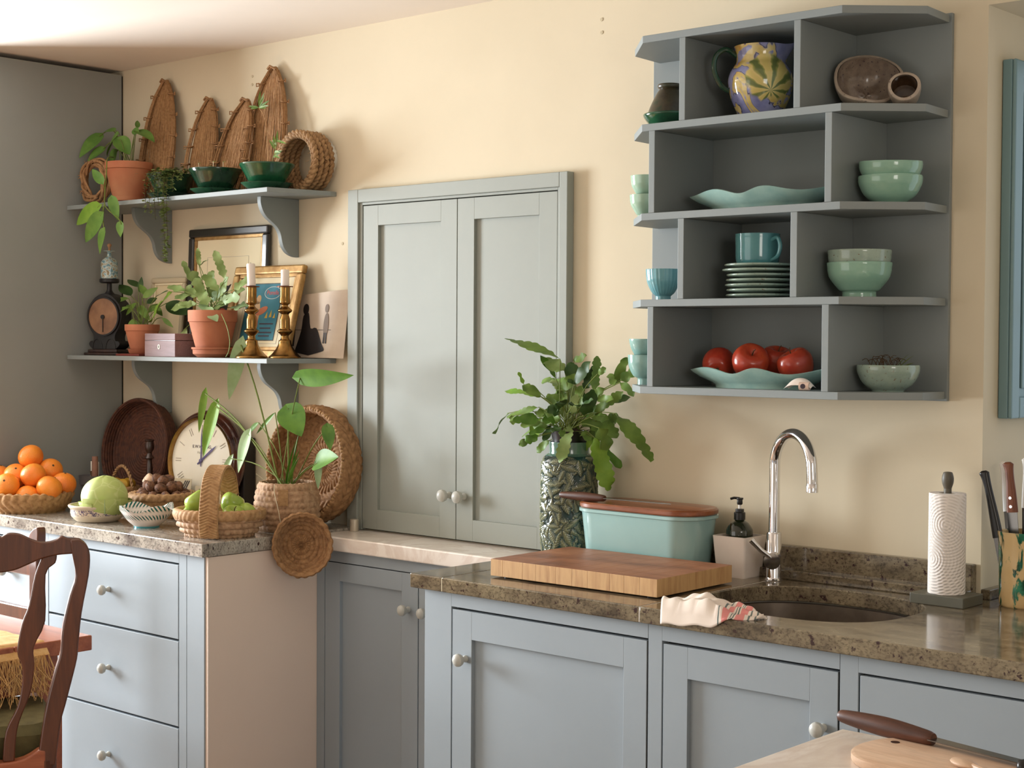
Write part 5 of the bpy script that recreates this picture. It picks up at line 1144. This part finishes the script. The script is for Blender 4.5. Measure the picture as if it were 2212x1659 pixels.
obj('cloth', G().grid(14, 9, lambda u, v: (-.028+.07*u, (v-.5)*.03, .001+.03*math.sin(pi*min(1, u*.85+.05))*math.sin(pi*(.08+.84*v))**.6+.0015*math.sin(9*u))), 'white_ceramic', sn, smooth=70)
obj('rolled_end', G().tube([(.012+.024*i/10, -.0105+.002*i/10, .0105) for i in range(11)], .01, 14), simple('napkin_pink', (226, 198, 180), .8), sn)
obj('roll_opening', G().lathe([(.006, 0), (.0055, .0006), (.001, .0008)], 14), 'ink', sn, (.024, -.0205, .0105), (pi/2, 0, .3))

# ------------------------------------------------------------------ right worktop
# relief vase
VX, VY = .106, -.105
prof = resample(curve_prof([(.062, 0), (.07, .006), (.0765, .045), (.0775, .135), (.076, .225), (.0735, .266), (.064, .28)], 5), 170)
SEG = 300; PR = np.array(prof); A = np.linspace(0, 2*pi, SEG, endpoint=False)
ar, zr = np.meshgrid(A, PR[:, 1]); rrr = np.repeat(PR[:, 0][:, None], SEG, 1)
hgt = np.zeros_like(ar); rg = random.Random(17)
for k in range(420):
    la, lz, ln, lw, th = rg.uniform(0, 2*pi), rg.uniform(.0, .275), rg.uniform(.036, .054), rg.uniform(.018, .027), rg.uniform(0, 6.28)
    dx = (((ar-la+pi) % (2*pi))-pi)*.077; dz = zr-lz
    u = (dx*math.cos(th)+dz*math.sin(th))/ln+.5; w = (-dx*math.sin(th)+dz*math.cos(th))
    wd_ = lw*.5*np.sin(np.clip(u, 0, 1)*pi)**.7
    ins = (u > 0) & (u < 1) & (np.abs(w) < wd_)
    vein = .4+.6*np.abs(np.sin((u*7-np.abs(w)/lw*4)*pi))**.7; rib = np.clip(1-np.abs(w)/.0016, 0, 1)
    h = (.35+.65*(1-(np.abs(w)/(wd_+1e-6))**2))*vein*.8+rib*.35
    hgt = np.where(ins, h, hgt)
rd = rrr+hgt*.0036
g = G().add(np.stack([rd*np.cos(ar), rd*np.sin(ar), zr], -1).reshape(-1, 3).tolist(), [(i*SEG+j, i*SEG+(j+1) % SEG, (i+1)*SEG+(j+1) % SEG, (i+1)*SEG+j) for i in range(169) for j in range(SEG)]+[list(range(SEG))[::-1]])
vz = thing('relief_vase', 'tall green ceramic vase covered in raised leaves, holding the fern', 'vase', (VX, VY, ZR))
ob = obj('body', g, 'green_glaze', vz, smooth=180)
at_ = ob.data.attributes.new('relief', 'FLOAT', 'POINT'); at_.data.foreach_set('value', hgt.reshape(-1).astype(np.float32))
t = NT('vase_glaze'); an = t.n('Attribute'); an.attribute_name = 'relief'
sep = t.n('SeparateXYZ'); t.l(t.tc.outputs['Object'], sep.inputs[0])
c = t.mix(t.ramp(t.noise(9, 3), [(.4, 0), (.62, 1)]), lin((38, 52, 46)), lin((34, 66, 66)))
t.color(t.mix(t.ramp(an.outputs['Fac'], [(.3, 0), (.85, 1)]), c, lin((138, 140, 108)))); t.set(Roughness=.12); ob.data.materials[0] = t.m
glaze('vase_collar', (96, 128, 112), (76, 108, 98))
obj('collar', G().lathe([(.064, .279), (.066, .282), (.0565, .286), (.0555, .292), (.0565, .312), (.0565, .318), (.053, .318), (.052, .25)], 44, cap0=False), 'vase_collar', vz)
o0 = (VX, VY, ZR+.24)
fp = thing('potted_fern', 'large arching fern in a dark pot set into the vase', 'potted plant', o0)
obj('inner_pot', G().lathe(hollow([(.04, 0), (.047, .08), (.05, .1), (.052, .108)], .002), 32), 'black_plastic', fp)
obj('soil', G().lathe([(.048, .1), (.02, .115), (.004, .118)], 18, cap0=False), 'soil', fp)
for i, (B, T, W) in enumerate(FERNV):
    mat = 'leaf_bright' if i in (10, 11, 13, 14, 20) else ('leaf_silver' if i in (12, 22, 24, 28, 30, 40) else ('leaf_dark' if i in (1, 2, 21, 37) else 'leaf_fern'))
    leaf_at(fp, B, T, W*1.4, mat, 'strap', o0, fold=.12, droop=.1, wave=.12, lobes=7 if (Vector(T)-Vector(B)).length > .09 else 2, name='frond')
    stem_to(fp, (o0[0]+rnd.uniform(-.025, .025), o0[1]+rnd.uniform(-.025, .025), o0[2]+.1), B, .0013, 'stem_green', o0, .12)
rq = random.Random(44)
for i in range(34):
    a = rq.uniform(0, 6.28); el = rq.uniform(-.35, 1.25); L = rq.uniform(.05, .13); st = rq.uniform(.05, .16)
    dv = Vector((math.cos(a)*math.cos(el), math.sin(a)*math.cos(el)*.6-.15, math.sin(el))).normalized()
    root = Vector((VX+rq.uniform(-.02, .02), VY+rq.uniform(-.02, .02), ZR+.345)); B = root+dv*st; T = B+(dv+Vector((0, 0, -.35))).normalized()*L*.6
    if T.y > -.02: T.y = -.02
    if B.y > -.02: B.y = -.02
    leaf_at(fp, B, T, rq.uniform(.018, .032), rq.choice(('leaf_fern', 'leaf_fern', 'leaf_dark', 'leaf_green')), 'strap', o0, fold=.15, droop=.12, wave=.12, lobes=rq.choice((1, 2, 2)), name='frond')
    stem_to(fp, root, B, .0012, 'stem_green', o0, .05)
# bread bin
BX, BY = .392, -.125
def rrect(L, W, r, n=10):
    out = []
    for cx, cy, a0 in ((L/2-r, W/2-r, 0), (-L/2+r, W/2-r, pi/2), (-L/2+r, -W/2+r, pi), (L/2-r, -W/2+r, 1.5*pi)):
        out += [(cx+r*math.cos(a0+pi/2*i/n), cy+r*math.sin(a0+pi/2*i/n)) for i in range(n+1)]
    return out
def loft(rings):
    g = G(); n = len(rings[0][0]); vs = [(x, y, z) for ring, z in rings for x, y in ring]
    return g.add(vs, [(i*n+j, i*n+(j+1) % n, (i+1)*n+(j+1) % n, (i+1)*n+j) for i in range(len(rings)-1) for j in range(n)]+[list(range(n))[::-1], [(len(rings)-1)*n+j for j in range(n)]])
bb = thing('bread_bin', 'mint enamel bread bin with a rounded wooden lid', 'bread bin', (BX, BY, ZR), -.02)
obj('body', loft([(rrect(.345, .138, .055), 0), (rrect(.352, .145, .056), .004), (rrect(.385, .168, .068), .14), (rrect(.398, .18, .072), .143), (rrect(.398, .18, .072), .15), (rrect(.39, .172, .068), .152)]), 'enamel_mint', bb, smooth=40)
obj('lid', loft([(rrect(.396, .178, .08), .1525), (rrect(.402, .184, .082), .156), (rrect(.402, .184, .082), .164), (rrect(.394, .176, .08), .168)]), 'wood_lid', bb, smooth=40)
def knife(name, label, loc, rot, L, hl, hr, bw, hm='wood_handle', bm='blade'):
    k = thing(name, label, 'knife', loc, rot)
    obj('handle', G().lathe(curve_prof([(hr*.35, 0), (hr*.7, .006), (hr, hl*.35), (hr*1.05, hl*.6), (hr*.8, hl*.93), (hr*.6, hl)], 4), 18).xf(Matrix.Rotation(pi/2, 4, 'Y')), hm, k)
    obj('blade', G().prism([(hl-.004, -bw*.5), (hl+L*.85, -bw*.5), (hl+L, -bw*.1), (hl+L*.9, bw*.35), (hl-.004, bw*.5)], -.0008, .0008), bm, k, smooth=0)
    return k
knife('bread_knife', 'dark wooden-handled knife lying along the bread bin lid', (.15, -.195, ZR+.1805), (0, .0, .03), .21, .15, .0115, .014)
# soap dispenser in white pot
def rsq(s): return rrect(s, s, .006, 4)
wp = thing('square_pot', 'square tapered cream ceramic pot beside the tap', 'pot', (.648, -.078, ZR), .0)
obj('body', loft([(rsq(.083), 0), (rsq(.085), .003), (rsq(.1), .1), (rsq(.1005), .104), (rsq(.09), .104), (rsq(.078), .03)]), 'white_ceramic', wp, smooth=40)
sd = thing('soap_bottle', 'dark green glass soap bottle with black pump in the cream pot', 'soap dispenser', (.648, -.078, ZR+.0315))
obj('glass', G().lathe(curve_prof([(.03, 0), (.034, .004), (.0345, .075), (.032, .09), (.022, .104), (.013, .11), (.0125, .116)], 4), 32), 'dark_glass', sd)
obj('collar', G().lathe([(.0145, .112), (.0145, .13), (.011, .132), (.011, .139), (.006, .14)], 20), 'black_plastic', sd)
obj('plunger', G().lathe([(.0035, .139), (.0035, .151)], 12), 'white_plastic', sd)
obj('nozzle', G().lathe([(.006, .15), (.0075, .153), (.007, .162), (.009, .164), (.009, .1675), (.001, .168)], 16).tube([(0, 0, .166), (-.012, -.008, .167), (-.02, -.013, .164)], .0032, 8), 'black_plastic', sd)
# tap
TX, TY = .757, -.088
tp = thing('kitchen_tap', 'chrome swan-neck mixer tap behind the sink', 'tap', (TX, TY, ZR))
obj('body', G().lathe([(.022, 0), (.0225, .003), (.0195, .006), (.0185, .01), (.0185, .118), (.0165, .122)], 32), 'chrome', tp)
d = Vector((.9, -.43, 0)).normalized(); sp_ = [(0, 0, .12), (0, 0, .2), (0, 0, .29)]
for i in range(1, 13):
    a = pi-pi*i/12; c = d*(.082+.082*math.cos(a)); sp_.append((c.x, c.y, .29+.082*math.sin(a)))
e = d*.166; sp_ += [(e.x, e.y, .262), (e.x, e.y, .238)]
sp_ = smoothpts(sp_, 3); obj('spout', G().tube(sp_, .0135, 20), 'chrome', tp, smooth=60)
obj('aerator', G().lathe([(.0145, 0), (.0145, .02), (.0138, .021)], 22), 'chrome', tp, (e.x, e.y, .236))
ld = Vector((.45, -.89, 0)); lp = ld*.05
lv_ = obj('lever_hub', G().tube([tuple(ld*.012+Vector((0, 0, .055))), tuple(ld*.05+Vector((0, 0, .055)))], .0205, 28), 'chrome', tp)
obj('lever', G().tube([tuple(ld*.042+Vector((0, 0, .06))), tuple(ld*.05+Vector((-.022, -.016, .082))), tuple(ld*.056+Vector((-.042, -.03, .108)))], [.007, .0065, .0075], 12), 'chrome', lv_)
# butcher block made of glued strips
cb = thing('butcher_block', 'thick end-grain butcher block on the granite worktop', 'chopping board', (.458, -.368, ZR+.004), .025)
t = NT('block_top'); gy = t.noise(4, 5, .6, t.vec((1, 2.5, 1))); sep = t.n('SeparateXYZ'); t.l(t.tc.outputs['Normal'], sep.inputs[0])
side = t.ramp(t.noise(40, 4, .6, t.vec((1, 1, .12))), [(.3, lin((176, 130, 82))), (.5, lin((206, 164, 112))), (.7, lin((190, 146, 96)))])
topc = t.ramp(gy, [(.28, lin((104, 64, 44))), (.5, lin((158, 104, 72))), (.72, lin((184, 130, 94)))])
t.color(t.mix(t.ramp(sep.outputs[2], [(.6, 0), (.8, 1)]), side, topc)); t.set(Roughness=.5); t.bump(t.noise(70, 3, .6, t.vec((1, 1, .2))), .2, .001); MT['block'] = t.m
xs = [-.255, -.215, -.15, -.108, -.045, .005, .052, .118, .16, .205, .255]
for a, b in zip(xs, xs[1:]): obj('strip', G().box(a+.0002, b-.0002, -.16, .16, 0, .042), 'block', cb, smooth=0, bev=.0007)
for x in (-.22, .22):
    for y in (-.13, .13): obj('foot', G().lathe([(.012, -.004), (.012, .0)], 14), 'black_plastic', cb, (x, y, 0))
# tea towel
t = NT('tea_towel'); sep = t.n('SeparateXYZ'); t.l(t.tc.outputs['UV'], sep.inputs[0])
red = t.ramp(sep.outputs[0], [(.0, 0), (.66, 0), (.661, 1), (.72, 1), (.721, 0), (.78, 0), (.781, 1), (.85, 1), (.851, 0)], 'CONSTANT')
gry = t.ramp(sep.outputs[0], [(.0, 0), (.62, 0), (.621, 1), (.632, 1), (.633, 0), (.735, 0), (.736, 1), (.745, 1), (.746, 0), (.755, 0), (.756, 1), (.765, 1), (.766, 0), (.875, 0), (.876, 1), (.892, 1), (.893, 0), (.93, 0), (.931, 1), (.945, 1), (.946, 0)], 'CONSTANT')
c = t.mix(red, lin((236, 222, 208)), lin((228, 146, 140))); c = t.mix(gry, c, lin((112, 122, 116)))
t.color(c); t.set(Roughness=.9); t.bump(t.noise(400, 2), .2, .0006); MT['tea_towel'] = t.m
NU, NV = 46, 24; tw = G(); D0 = Vector((.865, -.6)); ux = Vector((.99, .14)); uy = Vector((-.14, .99))
def tow(u, v):
    taper = 1-.85*max(0, (u-.55)/.45)**1.3; x = -.06+.24*u; y = (v-.48)*.15*taper*(1-.18*(1-u))
    z = .004+.03*math.sin(pi*min(1, .18+u*.85))*math.sin(pi*(.06+.88*v))**.7*(.55+.45*taper)+.005*math.sin(13*u+5*v)+.004*math.sin(21*v+6*u)+.0025*math.sin(34*u-11*v)
    p = D0+ux*x+uy*y; over = -.63-p.y
    if over > 0: z = -.9*over+.004+.002*math.sin(20*u); p = Vector((p.x, -.6325-.008*min(1, over*30)))
    return (p.x, p.y, ZR+max(z, .0012) if over <= 0 else ZR+z)
tw.grid(NU, NV, tow); n0 = len(tw.v)
ob = obj('tea_towel', tw, 'tea_towel', smooth=80, label='crumpled white tea towel with pink stripes on the sink edge', cat='tea towel')
uvl = ob.data.uv_layers.new(name='UVMap'); lv2 = [0]*len(ob.data.loops)
for lp_ in ob.data.loops: vi = lp_.vertex_index; uvl.data[lp_.index].uv = ((vi//NV)/(NU-1), (vi % NV)/(NV-1))
md = ob.modifiers.new('thick', 'SOLIDIFY'); md.thickness = .0016; md.offset = 1
# paper towel roll
th = thing('paper_towel_holder', 'grey-green wooden kitchen roll holder with a turned knob', 'roll holder', (1.228, -.104, ZR))
MT['olive_paint'] = simple('olive_paint', (98, 96, 82), .45, c2=(88, 86, 72))
obj('base', G().box(-.066, .066, -.05, .05, 0, .024), 'olive_paint', th, smooth=0, bev=.002)
obj('post', G().lathe(curve_prof([(.009, .024), (.009, .25), (.0085, .262), (.0125, .275), (.0135, .287), (.011, .298), (.0085, .301), (.002, .302)], 3), 18), 'wood_grey', th)
t = NT('kitchen_paper'); w1 = t.wave(26, .3, None, 'X', 'RINGS', 0)
def rings(cx, cz):
    mp = t.n('Mapping'); t.l(t.tc.outputs['Object'], mp.inputs[0]); mp.inputs['Location'].default_value = (-cx, .041, -cz)
    w = t.n('TexWave'); w.wave_type = 'RINGS'; w.rings_direction = 'SPHERICAL'; w.inputs['Scale'].default_value = 46; w.inputs['Distortion'].default_value = 0; t.l(mp.outputs[0], w.inputs['Vector']); return w.outputs[1]
t.color(lin((238, 230, 222))); t.set(Roughness=.9)
h1 = t.mix(.5, rings(-.02, .08), rings(.018, .16)); t.bump(h1, .7, .003); MT['kitchen_paper'] = t.m
pr_ = thing('kitchen_roll', 'white embossed paper kitchen roll on the wooden holder', 'kitchen roll', (1.228, -.104, ZR+.0245))
obj('paper', G().lathe([(.02, 0), (.0415, 0), (.042, .003), (.0415, .226), (.041, .229), (.02, .229), (.02, 0)], 48, cap0=False, cap1=False), 'kitchen_paper', pr_)
obj('core', G().lathe([(.0198, .001), (.0198, .228), (.0185, .228), (.0185, .001), (.0198, .001)], 24, cap0=False, cap1=False), 'paper_card', pr_)
# knife crock
t = NT('drip_glaze'); n1 = t.noise(16, 4, .6, t.vec((2.6, 2.6, .8)), .8); m1 = t.ramp(n1, [(.52, 0), (.57, 1)])
t.color(t.mix(m1, t.ramp(t.noise(6, 3), [(.3, lin((224, 196, 146))), (.7, lin((206, 174, 122)))]), t.ramp(t.noise(30, 3), [(.4, lin((16, 66, 44))), (.65, lin((60, 140, 110)))]))); t.set(Roughness=.15); MT['drip_glaze'] = t.m
KX, KY = 1.372, -.015
kc = thing('utensil_crock', 'cream crock with dripping green glaze holding knives', 'crock', (KX, KY, ZR))
obj('body', G().lathe(hollow(curve_prof([(.05, 0), (.053, .006), (.054, .03), (.0555, .13), (.058, .165), (.0585, .17)], 4), .005), 44), 'drip_glaze', kc)
def crock_tool(label, dx, dy, tiltx, tilty, L, w, d, hm, curved=0, rivets=False, hl=.11):
    k = thing('kitchen_knife', label, 'knife', (KX+dx, KY+dy, ZR+.0062), (tiltx, tilty, 0), 'kitchen knives in the crock')
    z0 = L-hl; pts = [(0, 0, z0), (0, 0, z0+hl*.5), (curved*.4, 0, z0+hl*.85), (curved, 0, L)]
    P = smoothpts(pts, 5); g = G(); n = len(P)
    for i, p in enumerate(P): pass
    rings_ = [([(p.x+x, p.y+y) for x, y in rrect(w*(.85+.15*math.cos(6*i/n)), d, d*.45, 3)], p.z) for i, p in enumerate(P)]
    rings_.append(([(P[-1].x+x*.5, P[-1].y+y*.5) for x, y in rrect(w*.9, d, d*.45, 3)], L+.005))
    obj('handle', loft(rings_), hm, k, smooth=50)
    obj('blade', G().box(-w*.45, w*.45, -.0008, .0008, .0, z0+.002), 'blade', k, smooth=0)
    if rivets:
        for q in (.12, .3): obj('rivet', G().tube([(0, -d*.56, z0+hl*q), (0, d*.56, z0+hl*q)], .0035, 10), 'chrome', k)
crock_tool('black-handled knife with hooked end leaning left in the crock', -.022, -.018, .03, -.2, .3, .024, .016, 'black_plastic', -.004, False, .15)
crock_tool('knife with brown wooden handle and two rivets in the crock', -.012, .0, -.02, -.09, .315, .026, .015, 'wood_handle_red', -.003, True)
crock_tool('white-handled knife behind the brown wooden one in the crock', -.024, .02, -.06, -.14, .315, .024, .014, 'white_plastic')
crock_tool('white and black handled knife right of the brown one', .004, .014, -.05, -.04, .325, .026, .012, 'white_plastic')
crock_tool('dark wooden-handled knife at the right of the crock', .024, -.006, .02, .08, .345, .024, .016, 'wood_dark')
crock_tool('slim dark steel leaning far left in the crock', -.032, .006, -.02, -.24, .25, .012, .006, 'black_plastic')

# ------------------------------------------------------------------ marble table at lower right
it = thing('marble_table', 'pale marble-topped kitchen table at the lower right', 'table', (2.25, -1.75, 0))
obj('top', G().box(-.66, .66, -.56, .545, .872, .9), 'marble', it, smooth=0, bev=.006)
obj('apron', G().box(-.6, .6, -.5, .485, .76, .8718), 'cabinet_paint', it, smooth=0, bev=.002)
for sx in (-1, 1):
    for sy in (-1, 1): obj('leg', G().box(sx*.57-.035, sx*.57+.035, sy*.47-.043, sy*.47+.027, 0, .7598), 'cabinet_paint', it, smooth=0, bev=.002)
bd = thing('serving_board', 'pale rounded wooden board on the marble table', 'chopping board', (1.893, -1.335, .9003), -.12)
obj('plank', loft([(rrect(.4, .17, .075), 0), (rrect(.406, .176, .078), .004), (rrect(.406, .176, .078), .013), (rrect(.398, .168, .075), .016)]), 'wood_pale', bd, smooth=40)
obj('hanging_hole', G().lathe([(.007, .0158), (.007, .0165), (.001, .0166)], 14), 'wood_dark', bd, (-.17, .03, 0))
knife('bread_knife', 'long knife with dark wooden handle lying across the serving board', (1.606, -1.238, .929), (0, .02, -.14), .3, .175, .0145, .022)
spn = thing('wooden_spoon', 'small pale wooden spoon on the serving board', 'spoon', (1.868, -1.345, .9165), -.5)
obj('bowl', G().ball((0, 0, .006), .02, 18, 10, (1.3, .8, .28)), 'wood_pale', spn); obj('stem', G().tube([(.02, 0, .006), (.09, 0, .006)], .0045, 8), 'wood_pale', spn)
obj('pan_handle', G().tube(smoothpts([(0, 0, .01), (.03, .012, .018), (.08, .03, .022), (.16, .05, .022)], 5), [.004]+[.011]*13+[.011, .01], 12), 'black_plastic', loc=(1.942, -1.335, .9165), label='glossy black tool handle at the corner of the serving board', cat='tool', smooth=60)

# ------------------------------------------------------------------ dining table and chairs at lower left
tb = thing('dining_table', 'reddish wooden dining table at the lower left', 'table', (-1.35, -1.56, 0))
for i in range(4): obj('plank', G().box(-.65, .66, -.455+.2275*i+.0006, -.455+.2275*(i+1)-.0006, .7, .74), 'wood_table', tb, smooth=0, bev=.003)
obj('apron', G().box(-.6, .6, -.39, .39, .6, .6995), 'wood_table', tb, smooth=0, bev=.002)
for sx in (-1, 1):
    for sy in (-1, 1): obj('leg', G().box(sx*.57-.035, sx*.57+.035, sy*.365-.035, sy*.365+.035, 0, .5998), 'wood_table', tb, smooth=0, bev=.003)
pm = thing('raffia_mat', 'golden raffia mat with fringe hanging over the table end', 'table mat', (-.69, -1.45, .7405))
obj('woven_field', G().grid(20, 16, lambda u, v: ((-.55+.565*u) if u < .95 else .0135, -.26+.47*v, (.0015+.0012*math.sin(40*u+2*v)+.004*math.sin(3*u)*math.sin(2*pi*v)**2) if u < .95 else -.03+.0*v)), 'placemat', pm, smooth=60)
g = G(); r = random.Random(33)
for i in range(420):
    y = r.uniform(-.26, .21); L = r.uniform(.05, .115); g.tube([(.0145, y, -.028), (.018+r.uniform(0, .012), y+r.uniform(-.015, .015), -.03-L*.5), (.02+r.uniform(-.002, .03), y+r.uniform(-.035, .035), -.03-L)], .0008, 4)
obj('fringe', g, 'placemat', pm, kind='stuff')
# front chair, its back to the camera
ch = thing('dining_chair', 'dark carved wooden chair with its back to the camera', 'chair', (-.472, -1.496, 0), math.radians(59.5))
def sym(prt): return [(x, z) for x, z in prt]
def strip_poly(Lp, Rp): return smooth2(Rp, 3)+list(reversed(smooth2(Lp, 3)))
def slabs(name, poly, y0, y1, mat='wood_chair', bev=.004): return obj(name, G().prism(poly, y0, y1, 'y'), mat, ch, smooth=35, bev=bev)
top = smooth2(CREST_T, 4); bot = smooth2(CREST_B, 4); full = top+list(reversed(bot)); 
cr = top+[(.185, 1.012)]+list(reversed(bot)); left = [(-x, z) for x, z in reversed(cr[:])]
slabs('crest_rail', [p for p in cr if p[0] > -.0005]+[(-x, z) for x, z in reversed([p for p in cr if p[0] > .002])], -.014, .014)
for s in (1, -1):
    slabs('back_post', [(s*x, z) for x, z in strip_poly(POST_L, POST_R)], -.018, .02)
    slabs('splat', [(s*x, z) for x, z in strip_poly(SPL_L, SPL_R)], -.009, .009, bev=.003)
    obj('back_leg', G().tube([(s*.1, .005, .52), (s*.105, -.0, .3), (s*.115, -.05, 0)], [.026, .024, .02], 10), 'wood_chair', ch)
    obj('front_leg', G().lathe([(.016, 0), (.02, .03), (.018, .2), (.026, .4), (.024, .435)], 16), 'wood_chair', ch, (s*.1, .37, 0))
slabs('shoe_rail', smooth2([(-.085, .525), (-.05, .528), (0, .522), (.05, .528), (.085, .548)], 3)+[(.1, .545), (.1, .5), (-.1, .5), (-.1, .545)], -.02, .02, 'wood_table')
obj('seat_frame', G().prism([(-.105, -.01), (.105, -.01), (.125, .4), (-.125, .4)], .435, .4998), 'wood_chair', ch, smooth=0, bev=.004)
cu = obj('seat_cushion', loft([(rrect(.2, .33, .04), .5003), (rrect(.225, .36, .05), .52), (rrect(.225, .36, .05), .57), (rrect(.2, .32, .045), .592)]), 'cushion_green', loc=(-.472-.862*.215, -1.496+.508*.215, 0), rot=(0, 0, math.radians(59.5)), smooth=40, label='thick olive green cushion on the dining chair seat', cat='cushion')
# far chair across the table
fc = thing('dining_chair', 'dark wooden chair on the far side of the table, mostly hidden', 'chair', (-1.66, -.8, 0))
for s in (1, -1):
    obj('back_post', G().box(s*.2-.022, s*.2+.022, -.014, .016, .0, .87), 'wood_chair', fc, smooth=0, bev=.004)
    obj('post_ear', G().prism(smooth2([(s*.2-.024, .86), (s*.2-.026, .9), (s*.2-.005, .925), (s*.2+.022, .935), (s*.2+.028, .915), (s*.2+.024, .86)], 4), -.014, .016, 'y'), 'wood_chair', fc, smooth=40, bev=.003)
    obj('front_leg', G().box(s*.19-.02, s*.19+.02, -.38, -.34, 0, .43), 'wood_chair', fc, smooth=0, bev=.003)
for z in (.62, .78): obj('back_rail', G().box(-.178, .178, -.008, .01, z, z+.06), 'wood_chair', fc, smooth=0, bev=.004)
obj('seat', G().box(-.21, .21, -.39, -.015, .43, .46), 'wood_chair', fc, smooth=0, bev=.006)
